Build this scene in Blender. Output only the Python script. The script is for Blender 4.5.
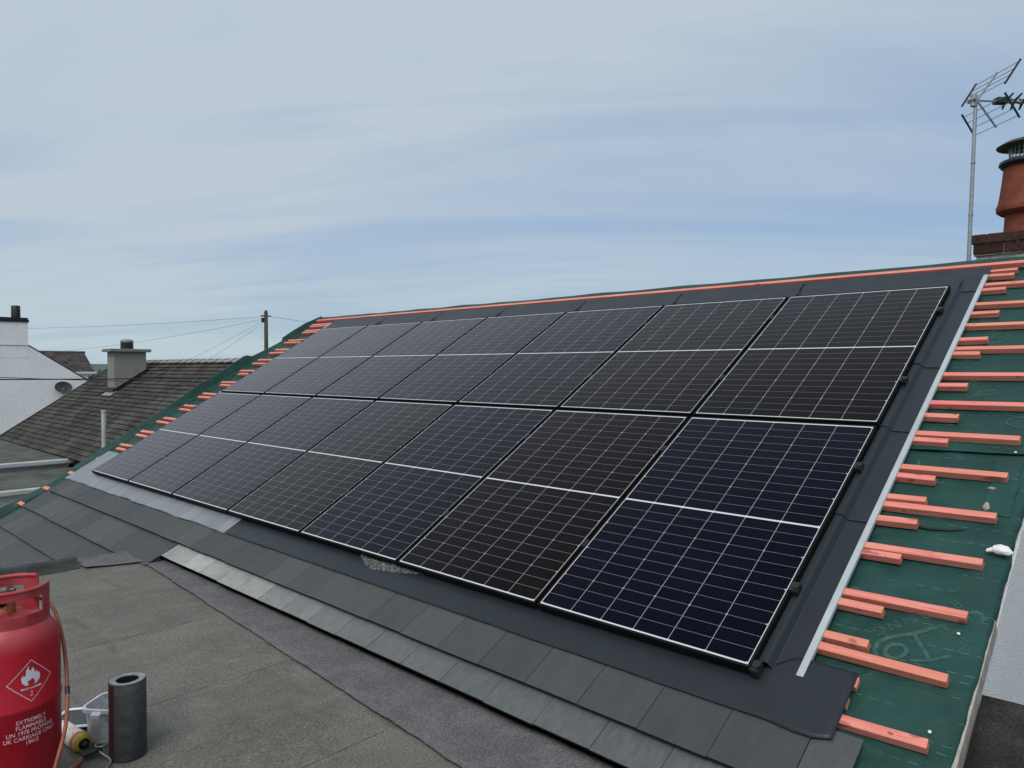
import bpy, bmesh, math, random
from mathutils import Vector, Matrix, noise as mnoise
R = math.radians
for o in list(bpy.data.objects): bpy.data.objects.remove(o)
S = bpy.context.scene
COL = S.collection
random.seed(7)

# ------------------------------------------------------------------ camera
cam_d = bpy.data.cameras.new("camera"); cam = bpy.data.objects.new("camera", cam_d); COL.objects.link(cam)
S.camera = cam
CAM = Vector((1.339718, -2.806376, 1.214054))
right = Vector((0.72409, 0.689705, 0.0)); down = Vector((0.01513, -0.015884, -0.999759)); fwd = Vector((-0.68954, 0.723916, -0.021937))
mw = Matrix((right, -down, -fwd)).transposed().to_4x4(); mw.translation = CAM
cam.matrix_world = mw
cam_d.sensor_width = 36.0; cam_d.lens = 728.2568 / 1024 * 36.0
cam_d.clip_start = 0.05; cam_d.clip_end = 6000

# ------------------------------------------------------------------ sky, sun, exposure
SUN_EL, SUN_AZ = 54.0, -25.0          # azimuth measured from -Y (the side the roof faces) towards -X
w = bpy.data.worlds.new("World"); S.world = w; w.use_nodes = True
nt = w.node_tree; N = nt.nodes; Lk = nt.links
for n in list(N): N.remove(n)
out = N.new('ShaderNodeOutputWorld'); bg = N.new('ShaderNodeBackground'); bg.inputs['Strength'].default_value = 0.10
sky = N.new('ShaderNodeTexSky'); sky.sky_type = 'NISHITA'; sky.sun_disc = False
sky.sun_elevation = R(SUN_EL); sky.sun_rotation = R(180 + SUN_AZ)
sky.air_density = 1.0; sky.dust_density = 1.6; sky.ozone_density = 1.2
tc = N.new('ShaderNodeTexCoord')
sep = N.new('ShaderNodeSeparateXYZ'); Lk.new(tc.outputs['Generated'], sep.inputs[0])
def wmath(op, a, b=None, c=None):
    n = N.new('ShaderNodeMath'); n.operation = op
    for i, v in enumerate((a, b, c)):
        if v is None: continue
        if isinstance(v, (int, float)): n.inputs[i].default_value = v
        else: Lk.new(v, n.inputs[i])
    return n.outputs[0]
zc = wmath('MAXIMUM', sep.outputs[2], 0.0)
den = wmath('ADD', zc, 0.16)
px_ = wmath('DIVIDE', sep.outputs[0], den); py_ = wmath('DIVIDE', sep.outputs[1], den)
comb = N.new('ShaderNodeCombineXYZ'); Lk.new(px_, comb.inputs[0]); Lk.new(py_, comb.inputs[1])
def cloud(scale, rot, stretch, detail, dist, lo, hi):
    m = N.new('ShaderNodeMapping'); m.vector_type = 'TEXTURE'; m.inputs['Rotation'].default_value = (0, 0, R(rot)); m.inputs['Scale'].default_value = stretch
    Lk.new(comb.outputs[0], m.inputs[0])
    t = N.new('ShaderNodeTexNoise'); t.inputs['Scale'].default_value = scale; t.inputs['Detail'].default_value = detail
    t.inputs['Roughness'].default_value = 0.55; t.inputs['Distortion'].default_value = dist
    Lk.new(m.outputs[0], t.inputs[0])
    r = N.new('ShaderNodeMapRange'); r.interpolation_type = 'SMOOTHSTEP'
    r.inputs['From Min'].default_value = lo; r.inputs['From Max'].default_value = hi
    Lk.new(t.outputs[0], r.inputs[0]); return r.outputs[0]
c1 = cloud(0.85, 40, (2.6, 1.0, 1), 6, 0.7, 0.36, 0.64)       # broad veils
c2 = cloud(2.0, 36, (6.0, 1.0, 1), 7, 0.9, 0.40, 0.70)       # long thin streaks
cl = wmath('ADD', wmath('MULTIPLY', c1, 0.52), wmath('MULTIPLY', c2, 0.36))
hi = N.new('ShaderNodeMapRange'); hi.interpolation_type = 'SMOOTHSTEP'; hi.inputs['From Min'].default_value = 0.16; hi.inputs['From Max'].default_value = 0.46
Lk.new(zc, hi.inputs[0])
cl = wmath('ADD', cl, wmath('MULTIPLY_ADD', hi.outputs[0], 0.38, 0.10))
side = wmath('MULTIPLY', wmath('ADD', wmath('MULTIPLY', sep.outputs[0], -0.7241), wmath('MULTIPLY', sep.outputs[1], -0.6897)), 1.0)   # towards the sea, where the veil is thicker
cl = wmath('ADD', cl, wmath('MULTIPLY_ADD', side, 0.52, 0.06))
cl = wmath('MAXIMUM', cl, 0.03)
cl = wmath('MINIMUM', cl, 0.97)
# the veil thickens and brightens round the hidden sun
sd = Vector((-math.sin(R(SUN_AZ)) * math.cos(R(SUN_EL)), -math.cos(R(SUN_AZ)) * math.cos(R(SUN_EL)), math.sin(R(SUN_EL))))
dp = N.new('ShaderNodeVectorMath'); dp.operation = 'DOT_PRODUCT'; Lk.new(tc.outputs['Generated'], dp.inputs[0]); dp.inputs[1].default_value = sd
glow = wmath('POWER', wmath('MAXIMUM', dp.outputs['Value'], 0.0), 5.0)
ccol = N.new('ShaderNodeMixRGB'); ccol.inputs[1].default_value = (4.28, 4.92, 5.62, 1); ccol.inputs[2].default_value = (14.0, 13.6, 13.0, 1)
Lk.new(glow, ccol.inputs[0])
lowmix = N.new('ShaderNodeMixRGB')                      # greener, paler veil near the horizon
hz = N.new('ShaderNodeMapRange'); hz.inputs['From Min'].default_value = 0.0; hz.inputs['From Max'].default_value = 0.20
hz.inputs['To Min'].default_value = 1.0; hz.inputs['To Max'].default_value = 0.0; hz.interpolation_type = 'SMOOTHSTEP'
Lk.new(zc, hz.inputs[0]); Lk.new(wmath('MULTIPLY', hz.outputs[0], 0.8), lowmix.inputs[0])
Lk.new(ccol.outputs[0], lowmix.inputs[1]); lowmix.inputs[2].default_value = (4.12, 5.15, 5.55, 1)
tint = N.new('ShaderNodeMixRGB'); tint.inputs[0].default_value = 0.70; Lk.new(sky.outputs[0], tint.inputs[1]); tint.inputs[2].default_value = (2.50, 3.75, 5.45, 1)
mix = N.new('ShaderNodeMixRGB'); Lk.new(cl, mix.inputs[0]); Lk.new(tint.outputs[0], mix.inputs[1]); Lk.new(lowmix.outputs[0], mix.inputs[2])
Lk.new(mix.outputs[0], bg.inputs['Color']); Lk.new(bg.outputs[0], out.inputs[0])

sun_d = bpy.data.lights.new("sun", 'SUN'); sun = bpy.data.objects.new("sun", sun_d); COL.objects.link(sun)
sun_d.energy = 1.4; sun_d.angle = R(30); sun_d.color = (1.0, 0.96, 0.90)
sun.rotation_euler = sd.to_track_quat('Z', 'Y').to_euler()

S.view_settings.view_transform = 'Standard'; S.view_settings.look = 'None'
S.view_settings.exposure = 0.26; S.view_settings.gamma = 1.0; S.view_settings.use_curve_mapping = False

# ------------------------------------------------------------------ node helpers
class X:
    """socket wrapper with arithmetic"""
    def __init__(s, t, v): s.t = t; s.v = v
    def op(s, o, b=None, c=None):
        n = s.t.nodes.new('ShaderNodeMath'); n.operation = o
        for i, q in enumerate((s, b, c)):
            if q is None: continue
            if isinstance(q, X): s.t.links.new(q.v, n.inputs[i])
            else: n.inputs[i].default_value = q
        return X(s.t, n.outputs[0])
    def __add__(s, b): return s.op('ADD', b)
    def __sub__(s, b): return s.op('SUBTRACT', b)
    def __mul__(s, b): return s.op('MULTIPLY', b)
    def __truediv__(s, b): return s.op('DIVIDE', b)
    def lt(s, b): return s.op('LESS_THAN', b)
    def gt(s, b): return s.op('GREATER_THAN', b)
    def fr(s): return s.op('FRACT')
    def ab(s): return s.op('ABSOLUTE')
    def mx(s, b): return s.op('MAXIMUM', b)
    def mn(s, b): return s.op('MINIMUM', b)
    def step(s, lo, hi, a=0.0, b=1.0):
        n = s.t.nodes.new('ShaderNodeMapRange'); n.interpolation_type = 'SMOOTHSTEP'
        s.t.links.new(s.v, n.inputs[0])
        for i, q in enumerate((lo, hi, a, b)): n.inputs[i + 1].default_value = q
        return X(s.t, n.outputs[0])
    def near(s, p, wd):       # 1 on lines at multiples of p, wd wide
        return (((s / p + 0.5).fr() - 0.5).ab() * p).lt(wd / 2)

class M:
    def __init__(s, name, rough=0.6, spec=0.4, metallic=0.0):
        s.m = bpy.data.materials.new(name); s.m.use_nodes = True; s.t = s.m.node_tree
        s.p = s.t.nodes['Principled BSDF']
        s.p.inputs['Roughness'].default_value = rough; s.p.inputs['Specular IOR Level'].default_value = spec
        s.p.inputs['Metallic'].default_value = metallic
        s.tc = s.t.nodes.new('ShaderNodeTexCoord')
    def xyz(s, k='Object'):
        n = s.t.nodes.new('ShaderNodeSeparateXYZ'); s.t.links.new(s.tc.outputs[k], n.inputs[0])
        return [X(s.t, q) for q in n.outputs]
    def noise(s, scale, detail=4, rough=0.55, stretch=(1, 1, 1), dist=0.0, off=(0, 0, 0), rot=(0, 0, 0)):
        mp = s.t.nodes.new('ShaderNodeMapping'); mp.inputs['Scale'].default_value = stretch; mp.inputs['Location'].default_value = off; mp.inputs['Rotation'].default_value = rot
        s.t.links.new(s.tc.outputs['Object'], mp.inputs[0])
        n = s.t.nodes.new('ShaderNodeTexNoise'); n.inputs['Scale'].default_value = scale; n.inputs['Detail'].default_value = detail
        n.inputs['Roughness'].default_value = rough; n.inputs['Distortion'].default_value = dist
        s.t.links.new(mp.outputs[0], n.inputs[0]); return X(s.t, n.outputs[0])
    def attr(s, name):
        n = s.t.nodes.new('ShaderNodeAttribute'); n.attribute_name = name; return X(s.t, n.outputs['Fac'])
    def mixc(s, f, a, b):
        n = s.t.nodes.new('ShaderNodeMixRGB')
        for i, q in ((0, f), (1, a), (2, b)):
            if isinstance(q, X): s.t.links.new(q.v, n.inputs[i])
            elif isinstance(q, (int, float)): n.inputs[i].default_value = q
            else: n.inputs[i].default_value = (*q, 1)
        return X(s.t, n.outputs[0])
    def mulc(s, a, b, f=1.0):
        n = s.t.nodes.new('ShaderNodeMixRGB'); n.blend_type = 'MULTIPLY'; n.inputs[0].default_value = f
        for i, q in ((1, a), (2, b)):
            if isinstance(q, X): s.t.links.new(q.v, n.inputs[i])
            else: n.inputs[i].default_value = (*q, 1)
        return X(s.t, n.outputs[0])
    def col(s, c):
        if isinstance(c, X): s.t.links.new(c.v, s.p.inputs['Base Color'])
        else: s.p.inputs['Base Color'].default_value = (*c, 1)
        return s
    def rough(s, x): s.t.links.new(x.v, s.p.inputs['Roughness']); return s
    def bump(s, h, strength=0.3, dist=0.01):
        b = s.t.nodes.new('ShaderNodeBump'); b.inputs['Strength'].default_value = strength; b.inputs['Distance'].default_value = dist
        s.t.links.new(h.v, b.inputs['Height']); s.t.links.new(b.outputs[0], s.p.inputs['Normal']); return s

def simple(name, c, rough=0.6, spec=0.4, var=0.25, scale=12, metallic=0.0, bump=0.0, bscale=None, stretch=(1, 1, 1), bdist=0.004):
    m = M(name, rough, spec, metallic)
    n = m.noise(scale, 5, 0.6, stretch)
    d = tuple(q * (1 - var) for q in c); l = tuple(min(1, q * (1 + var)) for q in c)
    m.col(m.mixc(n.step(0.25, 0.75), d, l))
    if bump: m.bump(m.noise(bscale or scale * 4, 4, 0.6, stretch), bump, bdist)
    return m.m

# ------------------------------------------------------------------ mesh helpers
class MB:
    def __init__(s): s.v = []; s.f = []; s.mi = []; s.tint = []
    def face(s, idx, mi=0, t=0.5): s.f.append(tuple(idx)); s.mi.append(mi); s.tint.append(t)
    def quad(s, a, b, c, d, mi=0, t=0.5):
        i = len(s.v); s.v += [Vector(a), Vector(b), Vector(c), Vector(d)]; s.face((i, i + 1, i + 2, i + 3), mi, t)
    def box(s, x0, x1, y0, y1, z0, z1, mi=0, t=0.5, ends=None, bev=0.0):
        return s.hexa([(x0, y0, z0), (x1, y0, z0), (x1, y1, z0), (x0, y1, z0), (x0, y0, z1), (x1, y0, z1), (x1, y1, z1), (x0, y1, z1)], mi, t, ends)
    def hexa(s, P, mi=0, t=0.5, ends=None, front=None):
        i = len(s.v); s.v += [Vector(p) for p in P]
        for k, q in enumerate(((3, 2, 1, 0), (4, 5, 6, 7), (0, 1, 5, 4), (2, 3, 7, 6), (1, 2, 6, 5), (3, 0, 4, 7))):
            s.face([i + a for a in q], ends if (ends is not None and k >= 4) else (front if front is not None and k == 2 else mi), t)
    def tube(s, pts, r, n=8, mi=0, cap=True):
        pts = [Vector(p) for p in pts]; rs = r if isinstance(r, (list, tuple)) else [r] * len(pts)
        base = len(s.v); prev = None
        for k, p in enumerate(pts):
            d = (pts[min(k + 1, len(pts) - 1)] - pts[max(k - 1, 0)]).normalized()
            if prev is None:
                a = d.orthogonal().normalized()
            else:
                a = (prev - d * prev.dot(d)).normalized()
            prev = a; b = d.cross(a)
            for j in range(n):
                t = 2 * math.pi * j / n; s.v.append(p + (a * math.cos(t) + b * math.sin(t)) * rs[k])
        for k in range(len(pts) - 1):
            for j in range(n):
                s.face((base + k * n + j, base + k * n + (j + 1) % n, base + (k + 1) * n + (j + 1) % n, base + (k + 1) * n + j), mi)
        if cap:
            s.face([base + j for j in range(n)][::-1], mi); s.face([base + (len(pts) - 1) * n + j for j in range(n)], mi)
    def lathe(s, prof, n=48, c=(0, 0, 0), mi=0, sx=1, sy=1, closed=False, mis=None):
        base = len(s.v); c = Vector(c)
        for r_, z in prof:
            for j in range(n):
                t = 2 * math.pi * j / n; s.v.append(c + Vector((r_ * math.cos(t) * sx, r_ * math.sin(t) * sy, z)))
        m = len(prof)
        for k in range(m if closed else m - 1):
            k2 = (k + 1) % m
            for j in range(n):
                s.face((base + k * n + j, base + k * n + (j + 1) % n, base + k2 * n + (j + 1) % n, base + k2 * n + j), mis[k] if mis else mi)
    def grid(s, nx, ny, fn, mi=0, t=0.5):
        base = len(s.v)
        for j in range(ny + 1):
            for i in range(nx + 1): s.v.append(Vector(fn(i / nx, j / ny)))
        for j in range(ny):
            for i in range(nx):
                a = base + j * (nx + 1) + i; s.face((a, a + 1, a + nx + 2, a + nx + 1), mi, t)
    def prism(s, poly, z0, z1, mi=0, t=0.5):       # poly in xy
        b = len(s.v); n = len(poly)
        s.v += [Vector((p[0], p[1], z0)) for p in poly] + [Vector((p[0], p[1], z1)) for p in poly]
        s.face([b + i for i in range(n)][::-1], mi, t); s.face([b + n + i for i in range(n)], mi, t)
        for i in range(n): s.face((b + i, b + (i + 1) % n, b + n + (i + 1) % n, b + n + i), mi, t)
    def ribbon(s, pts, wd, w_, th=0.0004):
        src = [Vector((p[0], p[1], 0)) for p in pts]; pts = [src[0]]
        for a, b in zip(src, src[1:]):
            k = max(1, int((b - a).length / 0.014))
            pts += [a.lerp(b, (i + 1) / k) for i in range(k)]
        L_ = []; R_ = []
        for k, p in enumerate(pts):
            d = (pts[min(k + 1, len(pts) - 1)] - pts[max(k - 1, 0)]).normalized(); q = Vector((-d.y, d.x, 0)) * wd / 2
            L_.append(p + q); R_.append(p - q)
        P = lambda v: (v.x, v.y, w_ + wob(v.x, v.y))
        for k in range(len(pts) - 1): s.quad(P(R_[k]), P(R_[k + 1]), P(L_[k + 1]), P(L_[k]))
    def mesh(s, name, mats, smooth=False, bevel=None):
        me = bpy.data.meshes.new(name)
        me.from_pydata([tuple(v) for v in s.v], [], s.f)
        for m in (mats if isinstance(mats, (list, tuple)) else [mats]): me.materials.append(m)
        for p, i in zip(me.polygons, s.mi): p.material_index = i
        a = me.attributes.new('tint', 'FLOAT', 'FACE'); a.data.foreach_set('value', s.tint)
        bm = bmesh.new(); bm.from_mesh(me)
        if smooth: bmesh.ops.remove_doubles(bm, verts=bm.verts, dist=1e-5)
        bmesh.ops.recalc_face_normals(bm, faces=bm.faces)
        if smooth:
            for f in bm.faces: f.smooth = True
            for e in bm.edges:
                if len(e.link_faces) == 2 and e.calc_face_angle(0) > R(38): e.smooth = False
        bm.to_mesh(me); bm.free()
        return me

def link(name, me, parent=None, loc=(0, 0, 0), rot=(0, 0, 0)):
    o = bpy.data.objects.new(name, me); COL.objects.link(o)
    o.location = loc; o.rotation_euler = rot
    if parent: o.parent = parent
    return o
def tag(o, label=None, cat=None, group=None, kind=None):
    if label: o['label'] = label
    if cat: o['category'] = cat
    if group: o['group'] = group
    if kind: o['kind'] = kind
    return o
def empty(name, loc, label, cat, group=None, rot=(0, 0, 0)):
    o = bpy.data.objects.new(name, None); COL.objects.link(o); o.location = loc; o.rotation_euler = rot
    o.empty_display_size = 0.1
    return tag(o, label, cat, group)
def wpart(name, mb, mat, parent, smooth=False):
    """mesh built in world coordinates under an unrotated thing"""
    top = parent
    off = Vector(parent.location)
    if parent.parent: off = off + Vector(parent.parent.location)
    return link(name, mb.mesh(name, mat, smooth), parent, loc=-off)
PITCH = R(30.023); CY, SY = math.cos(PITCH), math.sin(PITCH)
def RF(u, b, w_): return Vector((u, b * CY - w_ * SY, b * SY + w_ * CY))
def bevel(o, wd, seg=2):
    m = o.modifiers.new('bevel', 'BEVEL'); m.width = wd; m.segments = seg; m.limit_method = 'ANGLE'; return o

# ------------------------------------------------------------------ materials
MAT = {}
def slate_mat():
    m = M('fibre_cement_slate', 0.62, 0.35)
    t = m.attr('tint')
    n = m.noise(9, 6, 0.65, (1, 0.35, 1)); n2 = m.noise(60, 3, 0.6, (1, 0.25, 1))
    c = m.mixc(n.step(0.3, 0.7), (0.037, 0.042, 0.045), (0.055, 0.060, 0.063))
    c = m.mixc(t, m.mulc(c, (0.8, 0.8, 0.8)), m.mixc(n2.step(.3, .7), (0.075, 0.081, 0.081), (0.062, .066, .067)))
    sc = m.noise(16, 6, 0.75, (1, 1, 1), 1.5).step(0.70, 0.76) * 0.35
    c = m.mixc(sc, c, (0.13, 0.135, 0.13))
    m.col(c); m.rough(n.step(0.2, 0.8, 0.5, 0.7)); m.bump(m.noise(70, 5, 0.65, (1, .5, 1)), 0.16, 0.003); return m.m
MAT['slate'] = slate_mat()
def eave_mat():
    m = M('dusty_eave_slate', 0.55, 0.4)
    t = m.attr('tint'); n = m.noise(9, 6, 0.7, (1, 1, 1), 0.6); n2 = m.noise(40, 4, 0.6, (1, .4, 1))
    a = m.mixc(n2.step(.3, .7), (0.062, 0.069, 0.072), (0.085, 0.093, 0.095))
    b = m.mixc(n.step(.3, .7), (0.27, 0.29, 0.28), (0.36, 0.38, 0.36))
    f = t * n.step(0.05, 0.6, 0.75, 1.0)
    m.col(m.mixc(f, a, b)); m.bump(n2, 0.1, 0.002); return m.m
MAT['eave'] = eave_mat()
MAT['slate_edge'] = simple('shaded_slate_edge', (0.016, 0.017, 0.018), 0.8, 0.15, 0.3, 20)  # near-black tail faces, painting in part of the shadow line under each course
def underlay_mat():
    m = M('green_roofing_membrane', 0.50, 0.24)
    u, b, w_ = m.xyz()
    n = m.noise(3.0, 5, 0.6, (1, 1, 1), 0.4); n2 = m.noise(22, 5, 0.7, (0.5, 2, 1), 0.8)
    c = m.mixc(n.step(0.25, 0.75), (0.0080, 0.038, 0.033), (0.0140, 0.060, 0.052))
    c = m.mixc(n2.step(0.58, 0.82) * 0.25, c, (0.040, 0.11, 0.095))
    # woven dashes printed along the sheet
    wob = m.noise(2.2, 2, 0.5) * 0.03
    bb = b + wob
    rows = bb.near(0.105, 0.0022).mx((bb + 0.034).near(0.315, 0.0024))
    dash = ((u + (bb * 3.1)) / 0.058).fr().lt(0.55)
    broken = m.noise(7, 2, 0.5).step(0.42, 0.60)
    c = m.mixc(rows * dash * broken * 0.6, c, (0.14, 0.24, 0.21))
    dirt = m.noise(140, 3, 0.7).step(0.72, 0.8) * 0.25
    c = m.mixc(dirt, c, (0.10, 0.13, 0.11))
    m.col(c)
    wr = m.noise(4.2, 4, 0.5, (0.7, 1.3, 1), 1.0) + m.noise(18, 2, 0.5, (0.7, 1.2, 1), 0.6) * 0.12
    m.bump(wr, 0.75, 0.026); m.rough(n2.step(0.2, 0.8, 0.42, 0.62)); return m.m
MAT['underlay'] = underlay_mat()
MAT['print'] = simple('pale_print', (0.027, 0.078, 0.068), 0.55, 0.3, 0.30, 40)
def wood_mat(name, c, endc=False):
    m = M(name, 0.68, 0.25)
    rnd = m.t.nodes.new('ShaderNodeObjectInfo'); r = X(m.t, rnd.outputs['Random'])
    cb = m.t.nodes.new('ShaderNodeCombineXYZ')
    for i_, k_ in enumerate((37.0, 11.0, 5.0)): m.t.links.new((r * k_).v, cb.inputs[i_])
    va_ = m.t.nodes.new('ShaderNodeVectorMath'); m.t.links.new(m.tc.outputs['Object'], va_.inputs[0]); m.t.links.new(cb.outputs[0], va_.inputs[1])
    class _T: outputs = {'Object': va_.outputs[0]}
    m.tc = _T
    g = m.noise(6, 6, 0.6, (0.8, 14, 14), 0.3) ; g2 = m.noise(3, 3, 0.5)
    kn = m.noise(5.5, 1, 0.4, (1.6, 3, 3)).step(0.70, 0.76)
    d = tuple(q * f for q, f in zip(c, (0.78, 0.66, 0.62))); l = tuple(min(1, q * f) for q, f in zip(c, (1.06, 1.25, 1.2)))
    cc = m.mixc(g.step(0.3, 0.72), d, l)
    cc = m.mixc(g2.step(0.35, 0.65) * (r * 0.5 + 0.25), cc, (c[0] * 0.90, c[1] * 1.30, c[2] * 0.95))
    st = m.noise(4.5, 5, 0.7, (0.7, 9, 9), 0.5)
    cc = m.mixc(st.step(0.52, 0.70) * 0.55, cc, (c[0] * 0.62, c[1] * 0.50, c[2] * 0.48))
    cc = m.mixc(m.noise(1.7, 2, 0.5).step(0.45, 0.62) * (r * 7.3).fr() * 0.55, cc, (c[0] * 0.98, c[1] * 0.78, c[2] * 0.85))
    cc = m.mixc((r * 3.7).fr().gt(0.62) * 0.45, cc, (c[0] * 0.78, c[1] * 1.05, c[2] * 0.72))
    cc = m.mixc(kn * 0.65, cc, (0.20, 0.055, 0.035))
    dots = m.noise(46, 1, 0.3, (1, 1, 1)).step(0.755, 0.775)
    cc = m.mixc(dots * 0.7, cc, (0.09, 0.035, 0.03))
    cc = m.mixc(m.noise(2.0, 4, 0.6, (1, 3, 3), 0.8).step(0.55, 0.75) * 0.30, cc, (0.60, 0.27, 0.20))
    m.col(cc); m.bump(g, 0.3, 0.003); return m.m
MAT['batten'] = wood_mat('pink_treated_batten', (0.70, 0.212, 0.190))
MAT['cut_end'] = simple('sawn_batten_end', (0.48, 0.19, 0.115), 0.75, 0.2, 0.25, 60)
MAT['flash'] = simple('dark_flashing', (0.0145, 0.0195, 0.0250), 0.40, 0.30, 0.12, 5, bump=0.05, bscale=14)
MAT['lead'] = simple('grey_lead_flashing', (0.170, 0.186, 0.205), 0.38, 0.55, 0.22, 4, bump=0.35, bscale=7, stretch=(2.2, 0.5, 1), bdist=0.012)
MAT['tray'] = simple('black_tray', (0.008, 0.008, 0.009), 0.6, 0.2, 0.1)
MAT['alu'] = simple('pale_metal_lath', (0.36, 0.41, 0.43), 0.45, 0.5, 0.08, 8)
MAT['frame'] = simple('black_frame', (0.006, 0.006, 0.007), 0.65, 0.10, 0.1)
MAT['black'] = simple('black_plastic', (0.012, 0.012, 0.013), 0.45, 0.4, 0.15)

def cell_mat(name, c_lo, c_hi):
    m = M(name, 0.5, 0.0)
    x, y, z = m.xyz()
    W_, H_ = 1.134, 1.769
    mx = 0.010; cw = (W_ - 2 * mx) / 6
    xx = x - mx
    colline = xx.near(cw, 0.0023) * xx.gt(cw * .5) * xx.lt(cw * 5.5)
    half = (y - H_ / 2).ab()                      # distance from the middle bar
    rh = (H_ / 2 - 0.010 - 0.0060) / 12
    yy = half - 0.0060
    rowline = yy.near(rh, 0.0013) * yy.gt(rh * .5) * yy.lt(rh * 11.5)
    dx = (((xx / cw + 0.5).fr() - 0.5) * cw).ab(); dy = (((yy / (rh * 3) + 0.5).fr() - 0.5) * (rh * 3)).ab()
    diam = (dx + dy).lt(0.0052)
    edge = xx.lt(-0.0055).mx(xx.gt(W_ - 2 * mx + 0.0055)).mx(half.gt(H_ / 2 - 0.0095)).mx(yy.lt(0.0))
    edge_thin = edge
    bus = xx.near(cw / 15.0, 0.0010)
    n = m.noise(1.3, 2, 0.5)
    cellid = m.t.nodes.new('ShaderNodeTexWhiteNoise')
    cmb = m.t.nodes.new('ShaderNodeCombineXYZ')
    m.t.links.new(((xx / cw).op('FLOOR')).v, cmb.inputs[0]); m.t.links.new(((y / rh).op('FLOOR')).v, cmb.inputs[1])
    m.t.links.new(cmb.outputs[0], cellid.inputs[0])
    base = m.mixc(X(m.t, cellid.outputs[0]), c_lo, c_hi)
    base = m.mixc(bus * 0.22, base, (0.10, 0.10, 0.13))
    c = m.mixc(rowline, base, (0.26, 0.25, 0.29))
    c = m.mixc(colline, c, (0.36, 0.365, 0.39))
    c = m.mixc(diam, c, (0.42, 0.43, 0.45))
    c = m.mixc(edge, c, (0.52, 0.54, 0.55))
    m.col(c)
    dust = m.noise(2.2, 5, 0.65, (1, 0.6, 1), 0.6)
    lw = m.t.nodes.new('ShaderNodeLayerWeight'); lw.inputs['Blend'].default_value = 0.5
    fz = X(m.t, lw.outputs['Facing']).op('POWER', 5.3) * 1.22 + 0.0015
    gl = m.t.nodes.new('ShaderNodeBsdfGlossy'); m.t.links.new(dust.step(0.2, 0.8, 0.06, 0.14).v, gl.inputs['Roughness']); gl.inputs['Color'].default_value = (1.0, .955, .965, 1)
    ms = m.t.nodes.new('ShaderNodeMixShader'); m.t.links.new(fz.v, ms.inputs[0]); m.t.links.new(m.p.outputs[0], ms.inputs[1]); m.t.links.new(gl.outputs[0], ms.inputs[2])
    m.t.links.new(ms.outputs[0], m.t.nodes['Material Output'].inputs[0])
    return m.m
CELLS = {'blue': cell_mat('blue_silicon_cells', (0.0016, 0.0017, 0.0065), (0.0024, 0.0026, 0.0095)),
         'dark': cell_mat('dark_silicon_cells', (0.0016, 0.0015, 0.0024), (0.0024, 0.0022, 0.0032)),
         'brown': cell_mat('brownish_silicon_cells', (0.0028, 0.0022, 0.0019), (0.0038, 0.0031, 0.0026))}

def felt_mat():
    m = M('weathered_mineral_felt', 0.9, 0.15)
    a = m.noise(1.1, 6, 0.6, (1, 1, 1), 0.5); b = m.noise(5.5, 7, 0.72, (1.5, 0.8, 1), 0.4); s = m.noise(34, 4, 0.7, (1, 1, 1), 0.6)
    c = m.mixc(a.step(0.3, 0.7), (0.104, 0.103, 0.092), (0.150, 0.148, 0.132))
    c = m.mixc(b.step(0.42, 0.75) * 0.6, c, (0.180, 0.177, 0.157))
    c = m.mixc(m.noise(3.1, 5, 0.6, (0.5, 2.2, 1), 0.5).step(0.56, 0.74) * 0.5, c, (0.072, 0.072, 0.068))
    g = m.noise(75, 4, 0.8); g2 = m.noise(190, 3, 0.8)
    c = m.mixc(g.step(0.36, 0.64), m.mulc(c, (0.78, 0.78, 0.78)), m.mulc(c, (1.2, 1.2, 1.2)))
    c = m.mixc(g2.step(0.40, 0.62), m.mulc(c, (0.66, 0.66, 0.66)), m.mulc(c, (1.28, 1.28, 1.28)))
    c = m.mixc(m.noise(115, 2, 0.7).step(0.66, 0.70) * 0.55, c, (0.32, 0.32, 0.30))
    patch = m.noise(1.9, 3, 0.5).step(0.54, 0.64)
    c = m.mixc(s.step(0.67, 0.71) * patch * 0.7, c, (0.42, 0.43, 0.42))
    c = m.mixc(m.noise(27, 3, 0.6, (1, 1, 1), 0.4, (7, 3, 1)).step(0.70, 0.73) * 0.6, c, (0.030, 0.030, 0.028))
    m.col(c); m.bump(g, 0.6, 0.006); return m.m
MAT['felt'] = felt_mat()
def newfelt_mat(name, c1, c2):
    m = M(name, 0.85, 0.2)
    g = m.noise(95, 4, 0.8); g2 = m.noise(220, 3, 0.8); b = m.noise(5, 5, 0.65, (1, 1, 1), 0.5)
    c = m.mixc(b.step(0.3, 0.7), c1, c2)
    c = m.mixc(g.step(0.36, 0.64), m.mulc(c, (0.68, 0.68, 0.68)), m.mulc(c, (1.32, 1.32, 1.32)))
    c = m.mixc(g2.step(0.40, 0.62), m.mulc(c, (0.68, 0.68, 0.68)), m.mulc(c, (1.3, 1.3, 1.3)))
    m.col(c); m.bump(g, 0.6, 0.006); return m.m
MAT['newfelt'] = newfelt_mat('fresh_grey_felt', (0.090, 0.090, 0.095), (0.124, 0.124, 0.130))
MAT['darkfelt'] = newfelt_mat('dark_wet_felt', (0.018, 0.017, 0.016), (0.040, 0.038, 0.036))
MAT['kerb'] = newfelt_mat('dark_kerb_felt', (0.030, 0.033, 0.033), (0.055, 0.06, 0.06))
MAT['seam'] = newfelt_mat('bitumen_seam', (0.058, 0.058, 0.055), (0.095, 0.094, 0.088))
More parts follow.
